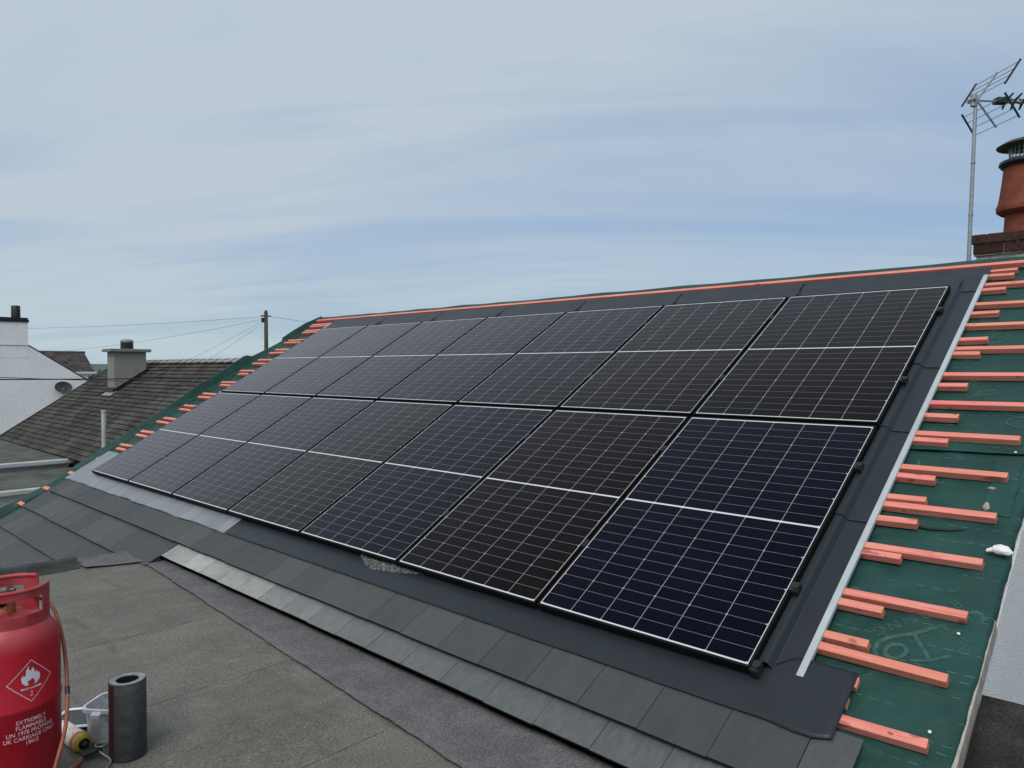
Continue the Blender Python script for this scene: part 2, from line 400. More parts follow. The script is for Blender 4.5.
def render_mat(name, c, scale=120, st=0.8, dist=0.01, dirt=0.25):
    m = M(name, 0.9, 0.15)
    g = m.noise(scale, 3, 0.7); b = m.noise(1.3, 5, 0.6); v = m.noise(3, 5, 0.6, (4, 4, 0.4))
    cc = m.mixc(b.step(0.3, 0.7), tuple(q * 0.93 for q in c), c)
    cc = m.mixc(v.step(0.5, 0.8) * dirt, cc, tuple(q * 0.55 for q in c))
    cc = m.mixc(g.step(0.35, 0.6), m.mulc(cc, (0.80, 0.80, 0.80)), cc)
    m.col(cc); m.bump(g, st, dist); return m.m
MAT['pebble'] = render_mat('pebbledash_render', (0.85, 0.86, 0.87), 110, 0.9, 0.012, 0.05)
MAT['white'] = render_mat('white_painted_render', (0.86, 0.87, 0.88), 30, 0.10, 0.01, 0.10)
MAT['grey_render'] = render_mat('grey_cement_render', (0.27, 0.26, 0.235), 40, 0.4, 0.01, 0.5)
MAT['cream_render'] = render_mat('rough_cream_render', (0.62, 0.60, 0.54), 45, 0.9, 0.02, 0.3)
MAT['concrete'] = simple('concrete', (0.19, 0.19, 0.175), 0.9, 0.1, 0.3, 14, bump=0.3)
MAT['undercloak'] = simple('fibre_cement_board', (0.33, 0.31, 0.27), 0.8, 0.2, 0.25, 10, stretch=(1, 2, 1))
def clay_mat():
    m = M('terracotta', 0.85, 0.15); n = m.noise(9, 5, .6); v = m.noise(5, 6, .7, (3, 3, .5)); z = m.xyz()[2]
    c = m.mixc(n.step(.3, .7), (0.165, 0.050, 0.032), (0.235, 0.074, 0.047))
    c = m.mixc(v.step(.52, .72) * .6, c, (0.085, 0.036, 0.028)); c = m.mixc(m.noise(22, 6, .75).step(.66, .74) * .5, c, (0.28, .20, .15))
    m.col(c); m.bump(n, .2, .006); return m.m
MAT['terracotta'] = clay_mat()
def brick_mat():
    m = M('brown_red_brick', 0.9, 0.15)
    t = m.attr('tint'); n = m.noise(30, 5, 0.7)
    c = m.mixc(t, (0.045, 0.024, 0.019), (0.082, 0.045, 0.034))
    m.col(m.mulc(c, m.mixc(n.step(.3, .7), (.6, .6, .6), (1.2, 1.2, 1.2)))); m.bump(n, 0.5, 0.008); return m.m
MAT['brick'] = brick_mat()
MAT['mortar'] = simple('mortar', (0.16, 0.15, 0.13), 0.95, 0.1, 0.3, 30)
def tile_mat(name, c1, c2, moss):
    m = M(name, 0.9, 0.15)
    t = m.attr('tint'); b = m.noise(0.8, 5, 0.6); n = m.noise(3.0, 5, 0.7, (3, 0.7, 1))
    c = m.mixc(t, c1, c2)
    c = m.mixc(b.step(0.42, 0.68) * 0.7, c, moss)
    c = m.mulc(c, m.mixc(n.step(.3, .7), (.55, .55, .55), (1.25, 1.25, 1.25)))
    m.col(c); m.bump(m.noise(20, 4, .6), 0.3, 0.02); return m.m
MAT['contile'] = tile_mat('brown_concrete_tile', (0.030, 0.029, 0.028), (0.066, 0.063, 0.058), (0.094, 0.090, 0.080))
MAT['ridgetile'] = simple('pale_ridge_tile', (0.24, 0.24, 0.225), 0.9, 0.1, 0.3, 6)
MAT['welsh'] = tile_mat('purple_grey_slate', (0.055, 0.045, 0.048), (0.10, 0.085, 0.088), (0.075, 0.068, 0.066))
MAT['oldfelt'] = simple('greenish_old_felt', (0.075, 0.085, 0.075), 0.9, 0.15, 0.35, 2.2, bump=0.2, stretch=(1, 1, 1))
MAT['gutter'] = simple('pale_grey_gutter', (0.38, 0.40, 0.40), 0.6, 0.3, 0.12, 3)
MAT['pvc'] = simple('white_fascia', (0.62, 0.64, 0.64), 0.5, 0.4, 0.06, 3)
MAT['galv'] = simple('galvanised_steel', (0.30, 0.32, 0.34), 0.42, 0.5, 0.15, 30, metallic=0.55)
MAT['pole'] = simple('weathered_pole', (0.10, 0.085, 0.068), 0.9, 0.1, 0.3, 4, stretch=(6, 6, 0.5))
MAT['cable'] = simple('cable_sheath', (0.03, 0.032, 0.035), 0.7, 0.2, 0.1)
MAT['thinwire'] = simple('weathered_wire', (0.22, 0.24, 0.25), 0.7, 0.2, 0.1)
MAT['grass'] = simple('grass_ground', (0.05, 0.065, 0.03), 0.95, 0.1, 0.4, 0.2)
MAT['asphalt'] = simple('asphalt', (0.05, 0.05, 0.05), 0.95, 0.1, 0.2, 3)
MAT['leaf'] = simple('dark_leaves', (0.045, 0.06, 0.04), 0.8, 0.2, 0.4, 2)
MAT['bark'] = simple('bark', (0.08, 0.06, 0.045), 0.9, 0.1, 0.3, 8)
def red_mat():
    m = M('red_cylinder_paint', 0.45, 0.30)
    n = m.noise(6, 6, 0.65); x, y, z = m.xyz()
    up = z.step(0.56, 0.68)                                    # dust settled and scuffed on the shoulder
    c = m.mixc(n.step(0.3, 0.7), (0.31, 0.0045, 0.014), (0.37, 0.008, 0.021))
    c = m.mixc(up * m.noise(9, 5, 0.7).step(0.25, 0.75, 0.10, 0.55), c, (0.40, 0.15, 0.15))
    sc = m.noise(30, 6, 0.75, (1, 1, 0.35), 0.8).step(0.68, 0.74) * 0.45
    c = m.mixc(sc, c, (0.36, 0.13, 0.12))
    m.col(c); m.rough(n.step(0.2, 0.8, 0.38, 0.58)); m.bump(m.noise(45, 4, 0.6), 0.05, 0.003); return m.m
MAT['red'] = red_mat()
MAT['label'] = simple('pale_pink_lettering', (0.62, 0.40, 0.42), 0.6, 0.3, 0.15, 60)
MAT['flame'] = simple('white_flame_print', (0.62, 0.62, 0.66), 0.6, 0.3, 0.08, 60)
MAT['hose'] = simple('orange_rubber_hose', (0.22, 0.066, 0.040), 0.5, 0.35, 0.2, 20)
MAT['brass'] = simple('brass', (0.55, 0.33, 0.12), 0.35, 0.5, 0.15, 20, metallic=0.8)
def roll_mat():
    m = M('black_felt_roll', 0.62, 0.3)
    n = m.noise(14, 5, 0.65, (1, 1, 3)); st = m.noise(5, 4, 0.6, (1, 1, 6))
    c = m.mixc(n.step(.3, .7), (0.036, 0.037, 0.040), (0.062, 0.063, 0.066))
    c = m.mixc(m.noise(20, 6, .75, (1, 1, 3), 1).step(.68, .74) * .5, c, (.10, .10, .10))
    m.col(c); m.bump(st, 0.15, 0.004); return m.m
MAT['roll'] = roll_mat()
MAT['rolltop'] = simple('grey_roll_end', (0.28, 0.285, 0.29), 0.8, 0.2, 0.2, 40)
MAT['rolltape'] = simple('dark_red_selvedge', (0.042, 0.008, 0.013), 0.6, 0.3, 0.2, 30)
def tub_mat():
    m = M('cloudy_plastic', 0.35, 0.45)
    n = m.noise(16, 6, 0.7, (1, 1, 1), 0.8)
    m.col(m.mixc(n.step(0.35, 0.7), (0.34, 0.36, 0.39), (0.66, 0.68, 0.70)))
    m.p.inputs['Subsurface Weight'].default_value = 0.15; m.p.inputs['Subsurface Radius'].default_value = (0.02, 0.02, 0.02)
    return m.m
MAT['tub'] = tub_mat()
MAT['tubrim'] = simple('cloudy_plastic_rim', (0.68, 0.71, 0.73), 0.35, 0.45, 0.08, 30)
def can_mat():
    m = M('printed_can_label', 0.4, 0.45)
    x, y, z = m.xyz()
    n = m.noise(36, 3, 0.7, (1, 1, 1), 1.0); n2 = m.noise(90, 2, 0.6)
    c = m.mixc(n.step(0.60, 0.64) * 0.75, (0.74, 0.70, 0.64), (0.55, 0.14, 0.05))
    c = m.mixc(n2.step(0.62, 0.66) * 0.5, c, (0.16, 0.15, 0.18))
    c = m.mixc(z.gt(0.165), c, (0.46, 0.13, 0.035))
    m.col(c); return m.m
MAT['can'] = can_mat()
MAT['yellow'] = simple('yellow_cap', (0.44, 0.35, 0.035), 0.45, 0.4, 0.2, 30)
MAT['rag'] = simple('white_plastic_scrap', (0.66, 0.67, 0.66), 0.55, 0.35, 0.08, 20)
MAT['stone'] = simple('mortar_crumb', (0.30, 0.27, 0.21), 0.95, 0.1, 0.2, 60)
def wool_mat():
    m = M('grey_fleece', 0.9, 0.15); n = m.noise(70, 5, 0.8, (1, 1, 1), 1.0); f = m.noise(26, 4, .7)
    c = m.mixc(n.step(.40, .62), (0.035, 0.038, 0.042), (0.30, 0.32, 0.33)); c = m.mixc(f.step(.4, .7) * .6, c, (0.07, .075, .08))
    m.col(c); m.bump(n, .9, .012); return m.m
MAT['wool'] = wool_mat()
MAT['woodhandle'] = simple('worn_wood_handle', (0.24, 0.085, 0.055), 0.6, 0.3, 0.2, 30)
MAT['dish'] = simple('dark_grey_dish', (0.038, 0.043, 0.046), 0.5, 0.4, 0.1, 6)
MAT['slabhill'] = simple('distant_hill', (0.09, 0.12, 0.10), 0.95, 0.05, 0.2, 0.02)

# ------------------------------------------------------------------ ground, far land
g = MB(); g.grid(24, 24, lambda a, b: (-2500 + 5000 * a, -2500 + 5000 * b, -3.2))
tag(link('ground', g.mesh('ground', MAT['grass'])), kind='structure')
g = MB(); g.grid(1, 1, lambda a, b: (-60 + 46 * a, -30 + 30 * b, -3.17))
tag(link('road', g.mesh('road', MAT['asphalt'])), kind='structure')
def hillf(a, b):
    x = -1500 + 1200 * a; y = -400 + 2200 * b
    e = math.sin(math.pi * a) * math.sin(math.pi * b)
    return (x, y, -3.3 + e * (9 + 7 * mnoise.noise(Vector((a * 4, b * 6, 1)))))
g = MB(); g.grid(30, 40, hillf)
tag(link('hills', g.mesh('hills', MAT['slabhill'], True)), kind='structure')

# ------------------------------------------------------------------ the house being re-roofed
house = empty('house', (-4.0, 1.8, -3.2), 'house being re-roofed, with green membrane, pink battens and dark slates around the solar panels', 'house')
HO = Vector(house.location)
def rpart(name, mb, mat, smooth=False, parent=None):
    """part built in roof coordinates (u along the eaves, b up the slope, w off the panel plane)"""
    if parent is None: return link(name, mb.mesh(name, mat, smooth), house, loc=-HO, rot=(PITCH, 0, 0))
    return link(name, mb.mesh(name, mat, smooth), parent)
UL, UR, BR = -9.05, 0.735, 4.17
def wob(u, b):
    r1 = abs(mnoise.noise(Vector((u * 3.1 + b * 1.6, b * 3.4 - u * 1.2, 1.0)))); r2 = abs(mnoise.noise(Vector((u * 6.5 - b * 3, b * 5.0, 4.0))))
    return -0.006 + 0.0048 * max(0.0, 1 - r1 * 5.0) + 0.0026 * max(0.0, 1 - r2 * 6) + 0.0040 * mnoise.noise(Vector((u * 2.2, b * 3.0, 8)))
def vedge(b): return 0.737 + 0.010 * mnoise.noise(Vector((0, b * 4.0, 5))) + 0.006 * mnoise.noise(Vector((0, b * 15, 9)))
mb = MB()
US = [-9.05 + i * 0.07 for i in range(15)] + [-7.5, -6, -5.36, -5.29, -4, -2, -1] + [0.10 + i * 0.02 for i in range(31)]
nb = 320
def under(u, b, top): return (u, b, -0.095 + wob(u, b))
B0, B1 = -2.1, BR
rows = []
for j in range(nb + 1):
    b = B0 + (B1 - B0) * j / nb; row = []
    for u in US: row.append((u, max(b, -0.56 if u > -5.3 else -9), -0.095 + wob(u, b)))
    e = vedge(b); b = max(b, -0.56)
    row += [(e - 0.02, b, -0.095 + wob(0.7, b)), (e, b, -0.099), (e + 0.010, b, -0.110), (e + 0.012, b, -0.135)]
    rows.append(row)
i0 = len(mb.v)
for r_ in rows: mb.v += [Vector(p) for p in r_]
k = len(rows[0])
for j in range(nb):
    for i in range(k - 1): mb.face((i0 + j * k + i, i0 + j * k + i + 1, i0 + (j + 1) * k + i + 1, i0 + (j + 1) * k + i))
und = rpart('roofing_membrane', mb, MAT['underlay'], True)
# upper sheet lapped over the lower one, and the slit patch beside the verge
mb = MB()
def lap(a, c):
    u = 0.17 + a * 0.57; b = 1.705 + 0.018 * a + c * 0.10
    return (u, b, -0.0915 + (1 - c) * (0.006 + 0.004 * mnoise.noise(Vector((u * 12, 0, 2)))))
mb.grid(24, 5, lap)
mb.grid(4, 24, lambda a, c: (0.60 + 0.012 * mnoise.noise(Vector((0, c * 5, 1))) + a * 0.11 - 0.01 * c, 1.24 + c * 0.44, -0.0925 + (1 - a) * 0.005))
rpart('membrane_lap', mb, MAT['underlay'], True, und)
mb = MB()
mb.tube([(0.20, 1.135, -0.088), (0.30, 1.10, -0.089), (0.42, 1.085, -0.089), (0.50, 1.095, -0.090), (0.56, 1.115, -0.090)], [0.004, 0.006, 0.008, 0.006, 0.002], 6)
rpart('membrane_fold', mb, MAT['cable'], True, und)
# print on the membrane
mb = MB()
def arc(cx, cy, rx, ry, a0, a1, n=24, rot=0.0):
    c_, s_ = math.cos(R(rot)), math.sin(R(rot)); P = []
    for i in range(n + 1):
        t = R(a0 + (a1 - a0) * i / n); x, y = rx * math.cos(t), ry * math.sin(t)
        P.append((cx + x * c_ - y * s_, cy + x * s_ + y * c_))
    return P
PW = -0.0933
def logo(du, db, full=True):
    s = lambda P: [(p[0] + du, p[1] + db) for p in P]
    mb.ribbon(s(arc(0.46, 0.335, 0.040, 0.034, 0, 360, 32, 45)), 0.017, PW)
    mb.ribbon(s([(0.43, 0.27), (0.40, 0.29), (0.385, 0.32), (0.39, 0.36), (0.42, 0.395), (0.46, 0.42), (0.50, 0.445), (0.55, 0.49), (0.60, 0.53)]), 0.018, PW)
    mb.ribbon(s([(0.505, 0.437), (0.53, 0.405), (0.56, 0.365), (0.578, 0.338)]), 0.015, PW)
    mb.ribbon(s([(0.52, 0.305), (0.56, 0.32), (0.60, 0.345), (0.645, 0.38)]), 0.014, PW)
    if full:
        mb.ribbon(s([(0.60, 0.455), (0.64, 0.50), (0.665, 0.475), (0.70, 0.47), (0.665, 0.41), (0.652, 0.395), (0.645, 0.405), (0.667, 0.455), (0.643, 0.478), (0.61, 0.445), (0.60, 0.455)]), 0.004, PW)
        mb.ribbon(s([(0.665, 0.615), (0.685, 0.63), (0.705, 0.62), (0.72, 0.59)]), 0.02, PW)
_rb = MB.ribbon
def _flush(self, pts, wd, w_):
    q = MB(); _rb(q, pts, wd, w_); rpart('membrane_print', q, MAT['print'], False, und)
mb.ribbon = lambda pts, wd, w_: _flush(mb, pts, wd, w_)
logo(0, 0)
mb.ribbon(arc(0.22, 0.59, 0.03, 0.045, -90, 120, 16), 0.012, PW)
mb.ribbon(arc(0.44, 2.315, 0.045, 0.032, 0, 360, 28, 20), 0.008, PW)
mb.ribbon([(0.25, 2.19), (0.32, 2.23), (0.40, 2.29), (0.47, 2.36)], 0.007, PW)
mb.ribbon(arc(0.63, 2.02, 0.05, 0.045, 30, 330, 24), 0.009, PW)
mb.ribbon(arc(0.52, 2.21, 0.02, 0.014, 0, 360, 16), 0.004, PW)
mb.ribbon([(0.34, 2.86), (0.42, 2.92), (0.50, 2.98)], 0.009, PW); mb.ribbon(arc(0.40, 2.99, 0.04, 0.03, 0, 250, 18), 0.008, PW)
mb.ribbon([(0.24, 1.63), (0.26, 1.59), (0.25, 1.55)], 0.012, PW)
def text_mesh(txt, size, spacing=1.0, align='CENTER', bold=0.0):
    cu = bpy.data.curves.new('t', 'FONT'); cu.body = txt; cu.size = size; cu.align_x = align; cu.space_character = spacing; cu.offset = bold
    o = bpy.data.objects.new('t', cu); COL.objects.link(o)
    bpy.context.view_layer.update()
    me = bpy.data.meshes.new_from_object(o.evaluated_get(bpy.context.evaluated_depsgraph_get()))
    bpy.data.objects.remove(o); bpy.data.curves.remove(cu); return me
me = text_mesh('ROOFING', 0.066, 1.38)
c_, s_ = math.cos(R(225)), math.sin(R(225))
for v in me.vertices:
    x, y = v.co.x, v.co.y - 0.02; v.co = (0.49 + x * c_ - y * s_, 0.535 + x * s_ + y * c_, 0); v.co.z = PW + wob(v.co.x, v.co.y)
me.materials.append(MAT['print']); link('membrane_lettering', me, und)

# ridge: membrane folded over, back slope, left verge upstand, undercloak
mb = MB()
def ridge(a, c):
    u = -9.1 + a * 9.85
    P = [(4.08, -0.088), (4.12, -0.066), (4.18, -0.068), (4.21, -0.11), (4.16, -0.30), (4.0, -0.52)]
    k_ = c * 5; i = min(int(k_), 4); f = k_ - i
    b = P[i][0] + (P[i + 1][0] - P[i][0]) * f; w_ = P[i][1] + (P[i + 1][1] - P[i][1]) * f
    return (u, b + 0.006 * mnoise.noise(Vector((u * 1.5, 0, 0))), w_ + (0.010 * mnoise.noise(Vector((u * 2.2, c, 4))) if c < .7 else 0))
mb.grid(120, 10, ridge)
rpart('ridge_membrane', mb, MAT['underlay'], True)
mb = MB()
up = [(4.16, -0.035), (3.85, 0.0), (3.63, 0.0), (3.39, -0.01), (3.35, -0.05), (3.11, -0.04), (2.80, -0.015), (2.74, 0.04), (2.70, 0.05), (2.34, 0.03), (1.93, 0.03), (1.5, 0.0), (1.1, -0.02), (0.7, -0.03), (0.29, -0.04), (0.03, -0.05), (-0.25, -0.075), (-0.63, -0.045), (-0.88, -0.02), (-1.3, -0.03), (-1.9, -0.04)]
def upt(b):
    for (b1, w1), (b0, w0) in zip(up, up[1:]):
        if b0 <= b <= b1: return w0 + (w1 - w0) * (b - b0) / (b1 - b0)
    return up[0][1] if b > up[0][0] else up[-1][1]
def ust(a, c):
    b = -1.9 + a * 6.06; t = upt(b)
    P = [(-8.95, -0.094), (-9.01, -0.080), (-9.045, t), (-9.068, t), (-9.075, -0.12), (-9.08, -0.34)]
    k_ = c * 5; i = min(int(k_), 4); f = k_ - i
    return (P[i][0] + (P[i + 1][0] - P[i][0]) * f + 0.008 * mnoise.noise(Vector((b * 5, c * 2, 0))), b, P[i][1] + (P[i + 1][1] - P[i][1]) * f)
mb.grid(150, 10, ust)
rpart('verge_membrane', mb, MAT['underlay'], True)
mb = MB(); mb.hexa([(0.690, -0.34, -0.165), (0.752, -0.34, -0.165), (0.752, 0.62, -0.185), (0.690, 0.62, -0.185), (0.690, -0.34, -0.100), (0.752, -0.34, -0.100), (0.752, 0.62, -0.114), (0.690, 0.62, -0.114)])
rpart('undercloak_board', mb, MAT['undercloak'])

# walls of the house (gables and long walls) and the back slope
mb = MB()
for x0, x1 in ((0.45, 0.745), (-9.07, -8.80)):
    prof = [(-1.30, -3.2), RF(0, -1.62, -0.19).yz, RF(0, 4.1, -0.19).yz, (8.6, -1.06), (8.6, -3.2)]
    prof[0] = (prof[1][0], -3.2)
    prof = [(p[0], p[1]) for p in prof]
    b = len(mb.v); n = len(prof)
    mb.v += [Vector((x0, p[0], p[1])) for p in prof] + [Vector((x1, p[0], p[1])) for p in prof]
    mb.face([b + i for i in range(n)]); mb.face([b + n + i for i in range(n)])
    for i in range(n): mb.face((b + i, b + (i + 1) % n, b + n + (i + 1) % n, b + n + i))
mb.box(-8.8, 0.45, -1.25, -1.0, -3.2, -0.95); mb.box(-8.8, 0.45, 8.3, 8.58, -3.2, -0.95)
wpart('wall', mb, MAT['pebble'], house)
mb = MB(); mb.hexa([(-9.07, 3.62, 1.90), (0.75, 3.62, 1.90), (0.75, 8.7, -1.02), (-9.07, 8.7, -1.02), (-9.07, 3.62, 1.955), (0.75, 3.62, 1.955), (0.75, 8.75, -0.96), (-9.07, 8.75, -0.96)])
wpart('back_slope', mb, MAT['slate'], house)

# battens
def batten(u0, u1, btop, wd=0.038, skew=0.0, lift=0.0, th=0.035):
    m_ = MB(); b0 = btop - wd
    j = lambda s: random.uniform(-s, s)
    w0 = -0.0945 + lift; w1 = w0 + th
    m_.hexa([(u0, b0, w0), (u1 + j(.002), b0 + skew, w0), (u1 + j(.002), btop + skew, w0), (u0, btop, w0),
             (u0, b0, w1), (u1 + j(.002), b0 + skew, w1), (u1 + j(.002), btop + skew, w1), (u0, btop, w1)], 0, .5, 1)
    me_ = m_.mesh('batten', [MAT['batten'], MAT['cut_end']])
    # each batten its own local origin so that the grain differs from one to the next
    c0 = Vector(((u0 + u1) / 2, btop, -0.08)); sh = random.uniform(0, 9)
    for v in me_.vertices: v.co -= c0
    o = link('batten', me_, house, loc=-HO + RF(*c0), rot=(PITCH, 0, 0))
    bevel(o, 0.0022, 2); return o
longs = [(q, .172) for q in (0.255, 0.58, 0.895, 1.21, 1.525, 1.84, 2.155, 2.475, 2.795, 3.11, 3.42, 3.73)]
longs[0] = (0.255, .19)
batten(0.33, 0.665, -0.05, 0.040, 0.012)
for b, u0 in longs: batten(u0, 0.668 + random.uniform(-.006, .006), b + 0.005, 0.040, random.uniform(-.002, .006))
for b, ue in [(0.325, .37), (0.520, .375), (0.852, .362), (1.10, .37), (1.272, .37), (1.455, .372), (1.785, .36), (2.025, .362), (2.355, .345), (2.735, .342), (2.915, .352), (3.285, .352), (3.645, .335), (3.885, .35), (3.955, .36)]:
    near = min(abs(b - q) for q, _ in longs + [(3.99, 0)])
    batten(0.172, ue, b, 0.040 if near > 0.05 else 0.036, random.uniform(-.004, .008), random.uniform(0, 0.002))
# left verge stubs
for i in range(13):
    b = -0.055 + i * 0.3155
    if i > 0:
        batten(-8.88 + random.uniform(-.05, .05), -8.36, b + random.uniform(-.012, .012), 0.040, random.uniform(-.01, .01))
        if i != 1: batten(-8.87 + random.uniform(-.07, .10), -8.36, b - random.choice((0.085, 0.075, 0.095)), 0.038, random.uniform(-.01, .01), 0.001)
for b in (-0.055, -0.37, -0.675, -0.965): batten(-9.0 + random.uniform(-.01, .01), -8.80, b, 0.045)
batten(-9.0, 0.672, 4.055, 0.045, 0.0, 0.014, 0.038)       # ridge batten
batten(-9.0, -8.3, 3.93, 0.04); batten(-8.97, -8.3, 3.87, 0.04)
batten(0.20, 0.385, 0.14, 0.05, th=0.028); batten(0.20, 0.375, 0.045, 0.05, th=0.028)   # under the apron's ragged end

# mounting tray, flashings
mb = MB(); mb.box(-8.22, 0.012, 0.0, 3.60, -0.078, -0.062)
rpart('mounting_tray', mb, MAT['tray'])
def side_flash(sgn, base):
    P = [(0.012, -0.046), (0.018, -0.030), (0.046, -0.030), (0.054, -0.034), (0.072, -0.058), (0.080, -0.061), (0.168, -0.0615)]
    for (b0, b1) in ((0.055, 1.06), (1.03, 1.85), (1.82, 2.56), (2.53, 3.64)):
        m_ = MB()
        for (p, q) in zip(P, P[1:]):
            lo = 0.0055; A = base + sgn * p[0]; Bq = base + sgn * q[0]
            m_.hexa([(A, b0, p[1] + lo - .004), (Bq, b0, q[1] + lo - .004), (Bq, b1, q[1] - .004), (A, b1, p[1] - .004), (A, b0, p[1] + lo), (Bq, b0, q[1] + lo), (Bq, b1, q[1]), (A, b1, p[1])])
        rpart('side_flashing', m_, MAT['flash'])
    m_ = MB(); a, b_ = sorted((base + sgn * 0.168, base + sgn * 0.197)); m_.box(a, b_, 0.055, 3.86, -0.070, -0.049)
    o = rpart('edge_lath', m_, MAT['alu']); bevel(o, 0.002)
side_flash(1, 0.0); side_flash(-1, -8.21)
# top flashing: a length over each column with the raised joint between them
for i in range(7):
    m_ = MB(); u0 = -8.38 if i == 0 else -8.198 + i * 1.1773 - 0.012; u1 = -8.198 + (i + 1) * 1.1773 - 0.03 + (0.185 if i == 6 else 0)
    def tf(a, c, u0=u0, u1=u1):
        u = u0 + (u1 - u0) * a; b = 3.605 + c * 0.375
        return (u, b, -0.056 + 0.004 * mnoise.noise(Vector((u * 5, b * 9, 0))) + 0.010 * c * c)
    m_.grid(20, 8, tf); rpart('top_flashing', m_, MAT['flash'], True)
    m_ = MB(); uj = -8.198 + (i + 1) * 1.1773 - 0.022 if i < 6 else 0.035
    m_.hexa([(uj - .018, 3.60, -.06), (uj + .018, 3.60, -.06), (uj + .026, 3.82, -.055), (uj + .002, 3.82, -.055), (uj - .014, 3.60, -.028), (uj + .012, 3.60, -.030), (uj + .018, 3.80, -.046), (uj + .008, 3.80, -.042)])
    rpart('joint_cover', m_, MAT['flash'])
# apron: near half dark and crisp, far half wavy and lead-grey
def apron(u0, u1, mat, wave, seg, right_end=False):
    m_ = MB()
    def f(a, c):
        u = u0 + (u1 - u0) * a
        top, bot = 0.03, -0.183
        if right_end:
            k_ = max(0.0, (u - 0.02) / 0.36)
            if k_ > 0: top = 0.03 + 0.118 * min(1, k_ * 3)
            bot += -0.012 * max(0, 1 - abs(u - 0.26) / 0.12)
            if u > 0.30: bot = -0.195 + (u - 0.30) ** 1.2 * 0.55
        bot += wave * (0.012 * mnoise.noise(Vector((u * 2.3, 0, 0))) + 0.008 * mnoise.noise(Vector((u * 7, 3, 0))))
        b = top + (bot - top) * c
        w_ = -0.057 + 0.004 * c + wave * c * 0.006 * mnoise.noise(Vector((u * 6, b * 3, 1))) + 0.0012 * mnoise.noise(Vector((u * 4, b * 12, 7)))
        if right_end and u > 0.05: w_ += 0.003 * mnoise.noise(Vector((u * 9, b * 11, 2)))
        return (u, b, w_)
    m_.grid(seg, 14, f)
    o = rpart('apron_flashing', m_, mat, True)
    sm = o.modifiers.new('solid', 'SOLIDIFY'); sm.thickness = 0.004; sm.offset = -1
    return o
apron(-4.47, 0.380, MAT['flash'], 0.25, 150, True)
apron(-8.80, -4.43, MAT['lead'], 1.0, 150)
# verge end of the lead: runs a little way up the left edge
mb = MB(); mb.grid(14, 14, lambda a, c: (-8.82 + a * 0.60, -0.10 + c * 0.50, -0.0555 + 0.003 * mnoise.noise(Vector((a * 6, c * 5, 0)))))
rpart('lead_corner', mb, MAT['lead'], True)

# slates
def course(b0, u0, u1, off, name='slate_course', mat='slate', tail=-0.041, length=0.45, head=-0.073, th=0.012, pitch=0.31, tintf=None):
    m_ = MB(); k_ = math.ceil((u0 - off) / pitch) - 1
    while True:
        a, b_ = off + k_ * pitch, off + (k_ + 1) * pitch; k_ += 1
        if a > u1: break
        a2, b2 = max(a, u0) + 0.0016, min(b_, u1) - 0.0016
        if b2 - a2 < 0.02: continue
        dz = random.uniform(-.0012, .0012); db = random.uniform(-.0025, .0025)
        t = tintf((a2 + b2) / 2) if tintf else random.random() ** 1.5 * 0.6 + .1
        ln, hd = (0.30, -0.066) if (a2 > 0.2 and length > .4) else (length, head)
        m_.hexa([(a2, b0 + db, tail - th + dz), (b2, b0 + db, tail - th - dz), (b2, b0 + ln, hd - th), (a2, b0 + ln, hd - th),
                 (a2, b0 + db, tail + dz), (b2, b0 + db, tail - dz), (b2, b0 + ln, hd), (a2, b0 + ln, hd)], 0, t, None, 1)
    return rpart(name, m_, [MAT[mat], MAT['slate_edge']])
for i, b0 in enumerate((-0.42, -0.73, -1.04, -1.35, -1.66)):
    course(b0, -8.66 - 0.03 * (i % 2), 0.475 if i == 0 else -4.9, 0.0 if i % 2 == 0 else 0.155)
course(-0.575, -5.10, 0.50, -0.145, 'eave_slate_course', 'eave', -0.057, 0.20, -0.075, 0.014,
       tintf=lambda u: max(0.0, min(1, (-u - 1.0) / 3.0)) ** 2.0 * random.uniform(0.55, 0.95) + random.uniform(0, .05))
mb = MB(); mb.box(-5.09, 0.49, -0.535, -0.515, -0.16, -0.074); mb.box(-5.095, 0.495, -0.568, -0.52, -0.082, -0.071)
rpart('eave_shadow_fillet', mb, MAT['black'])  # fillet and under-slate layer coloured black to thicken the eave shadow

# ------------------------------------------------------------------ flat roof we stand on
fr = empty('flat_roof', (-1.0, -4.0, -3.2), 'weathered mineral-felt flat roof extension in the foreground below the slates', 'flat roof')
mb = MB()
mb.grid(60, 60, lambda a, c: (-5.3 + 9.8 * a, -9.5 + 9.06 * c, -0.400 + 0.005 * mnoise.noise(Vector((a * 9, c * 9, 0)))))
mb.box(-5.28, 4.48, -9.48, -0.46, -0.62, -0.43)
wpart('felt_deck', mb, MAT['felt'], fr, True)
mb = MB(); mb.box(-5.2, -4.95, -9.4, -1.6, -3.2, -0.62); mb.box(4.1, 4.4, -9.4, -1.6, -3.2, -0.62); mb.box(-4.95, 4.1, -9.4, -9.1, -3.2, -0.62)
wpart('wall', mb, MAT['pebble'], fr)
mb = MB()
def strip(a, c):
    x = -5.42 + a * 6.9
    out_ = -0.55 - (x + 5.36) * 0.0665 + 0.010 * mnoise.noise(Vector((x * 3, 0, 0))) + 0.006 * mnoise.noise(Vector((x * 14, 0, 0)))
    y = -0.42 + (out_ + 0.42) * c
    lip = 0.0
    return (x, y, -0.390 + 0.004 * mnoise.noise(Vector((x * 5, y * 7, 0))) + (0.0015 if c > .9 else 0))
mb.grid(180, 8, strip)
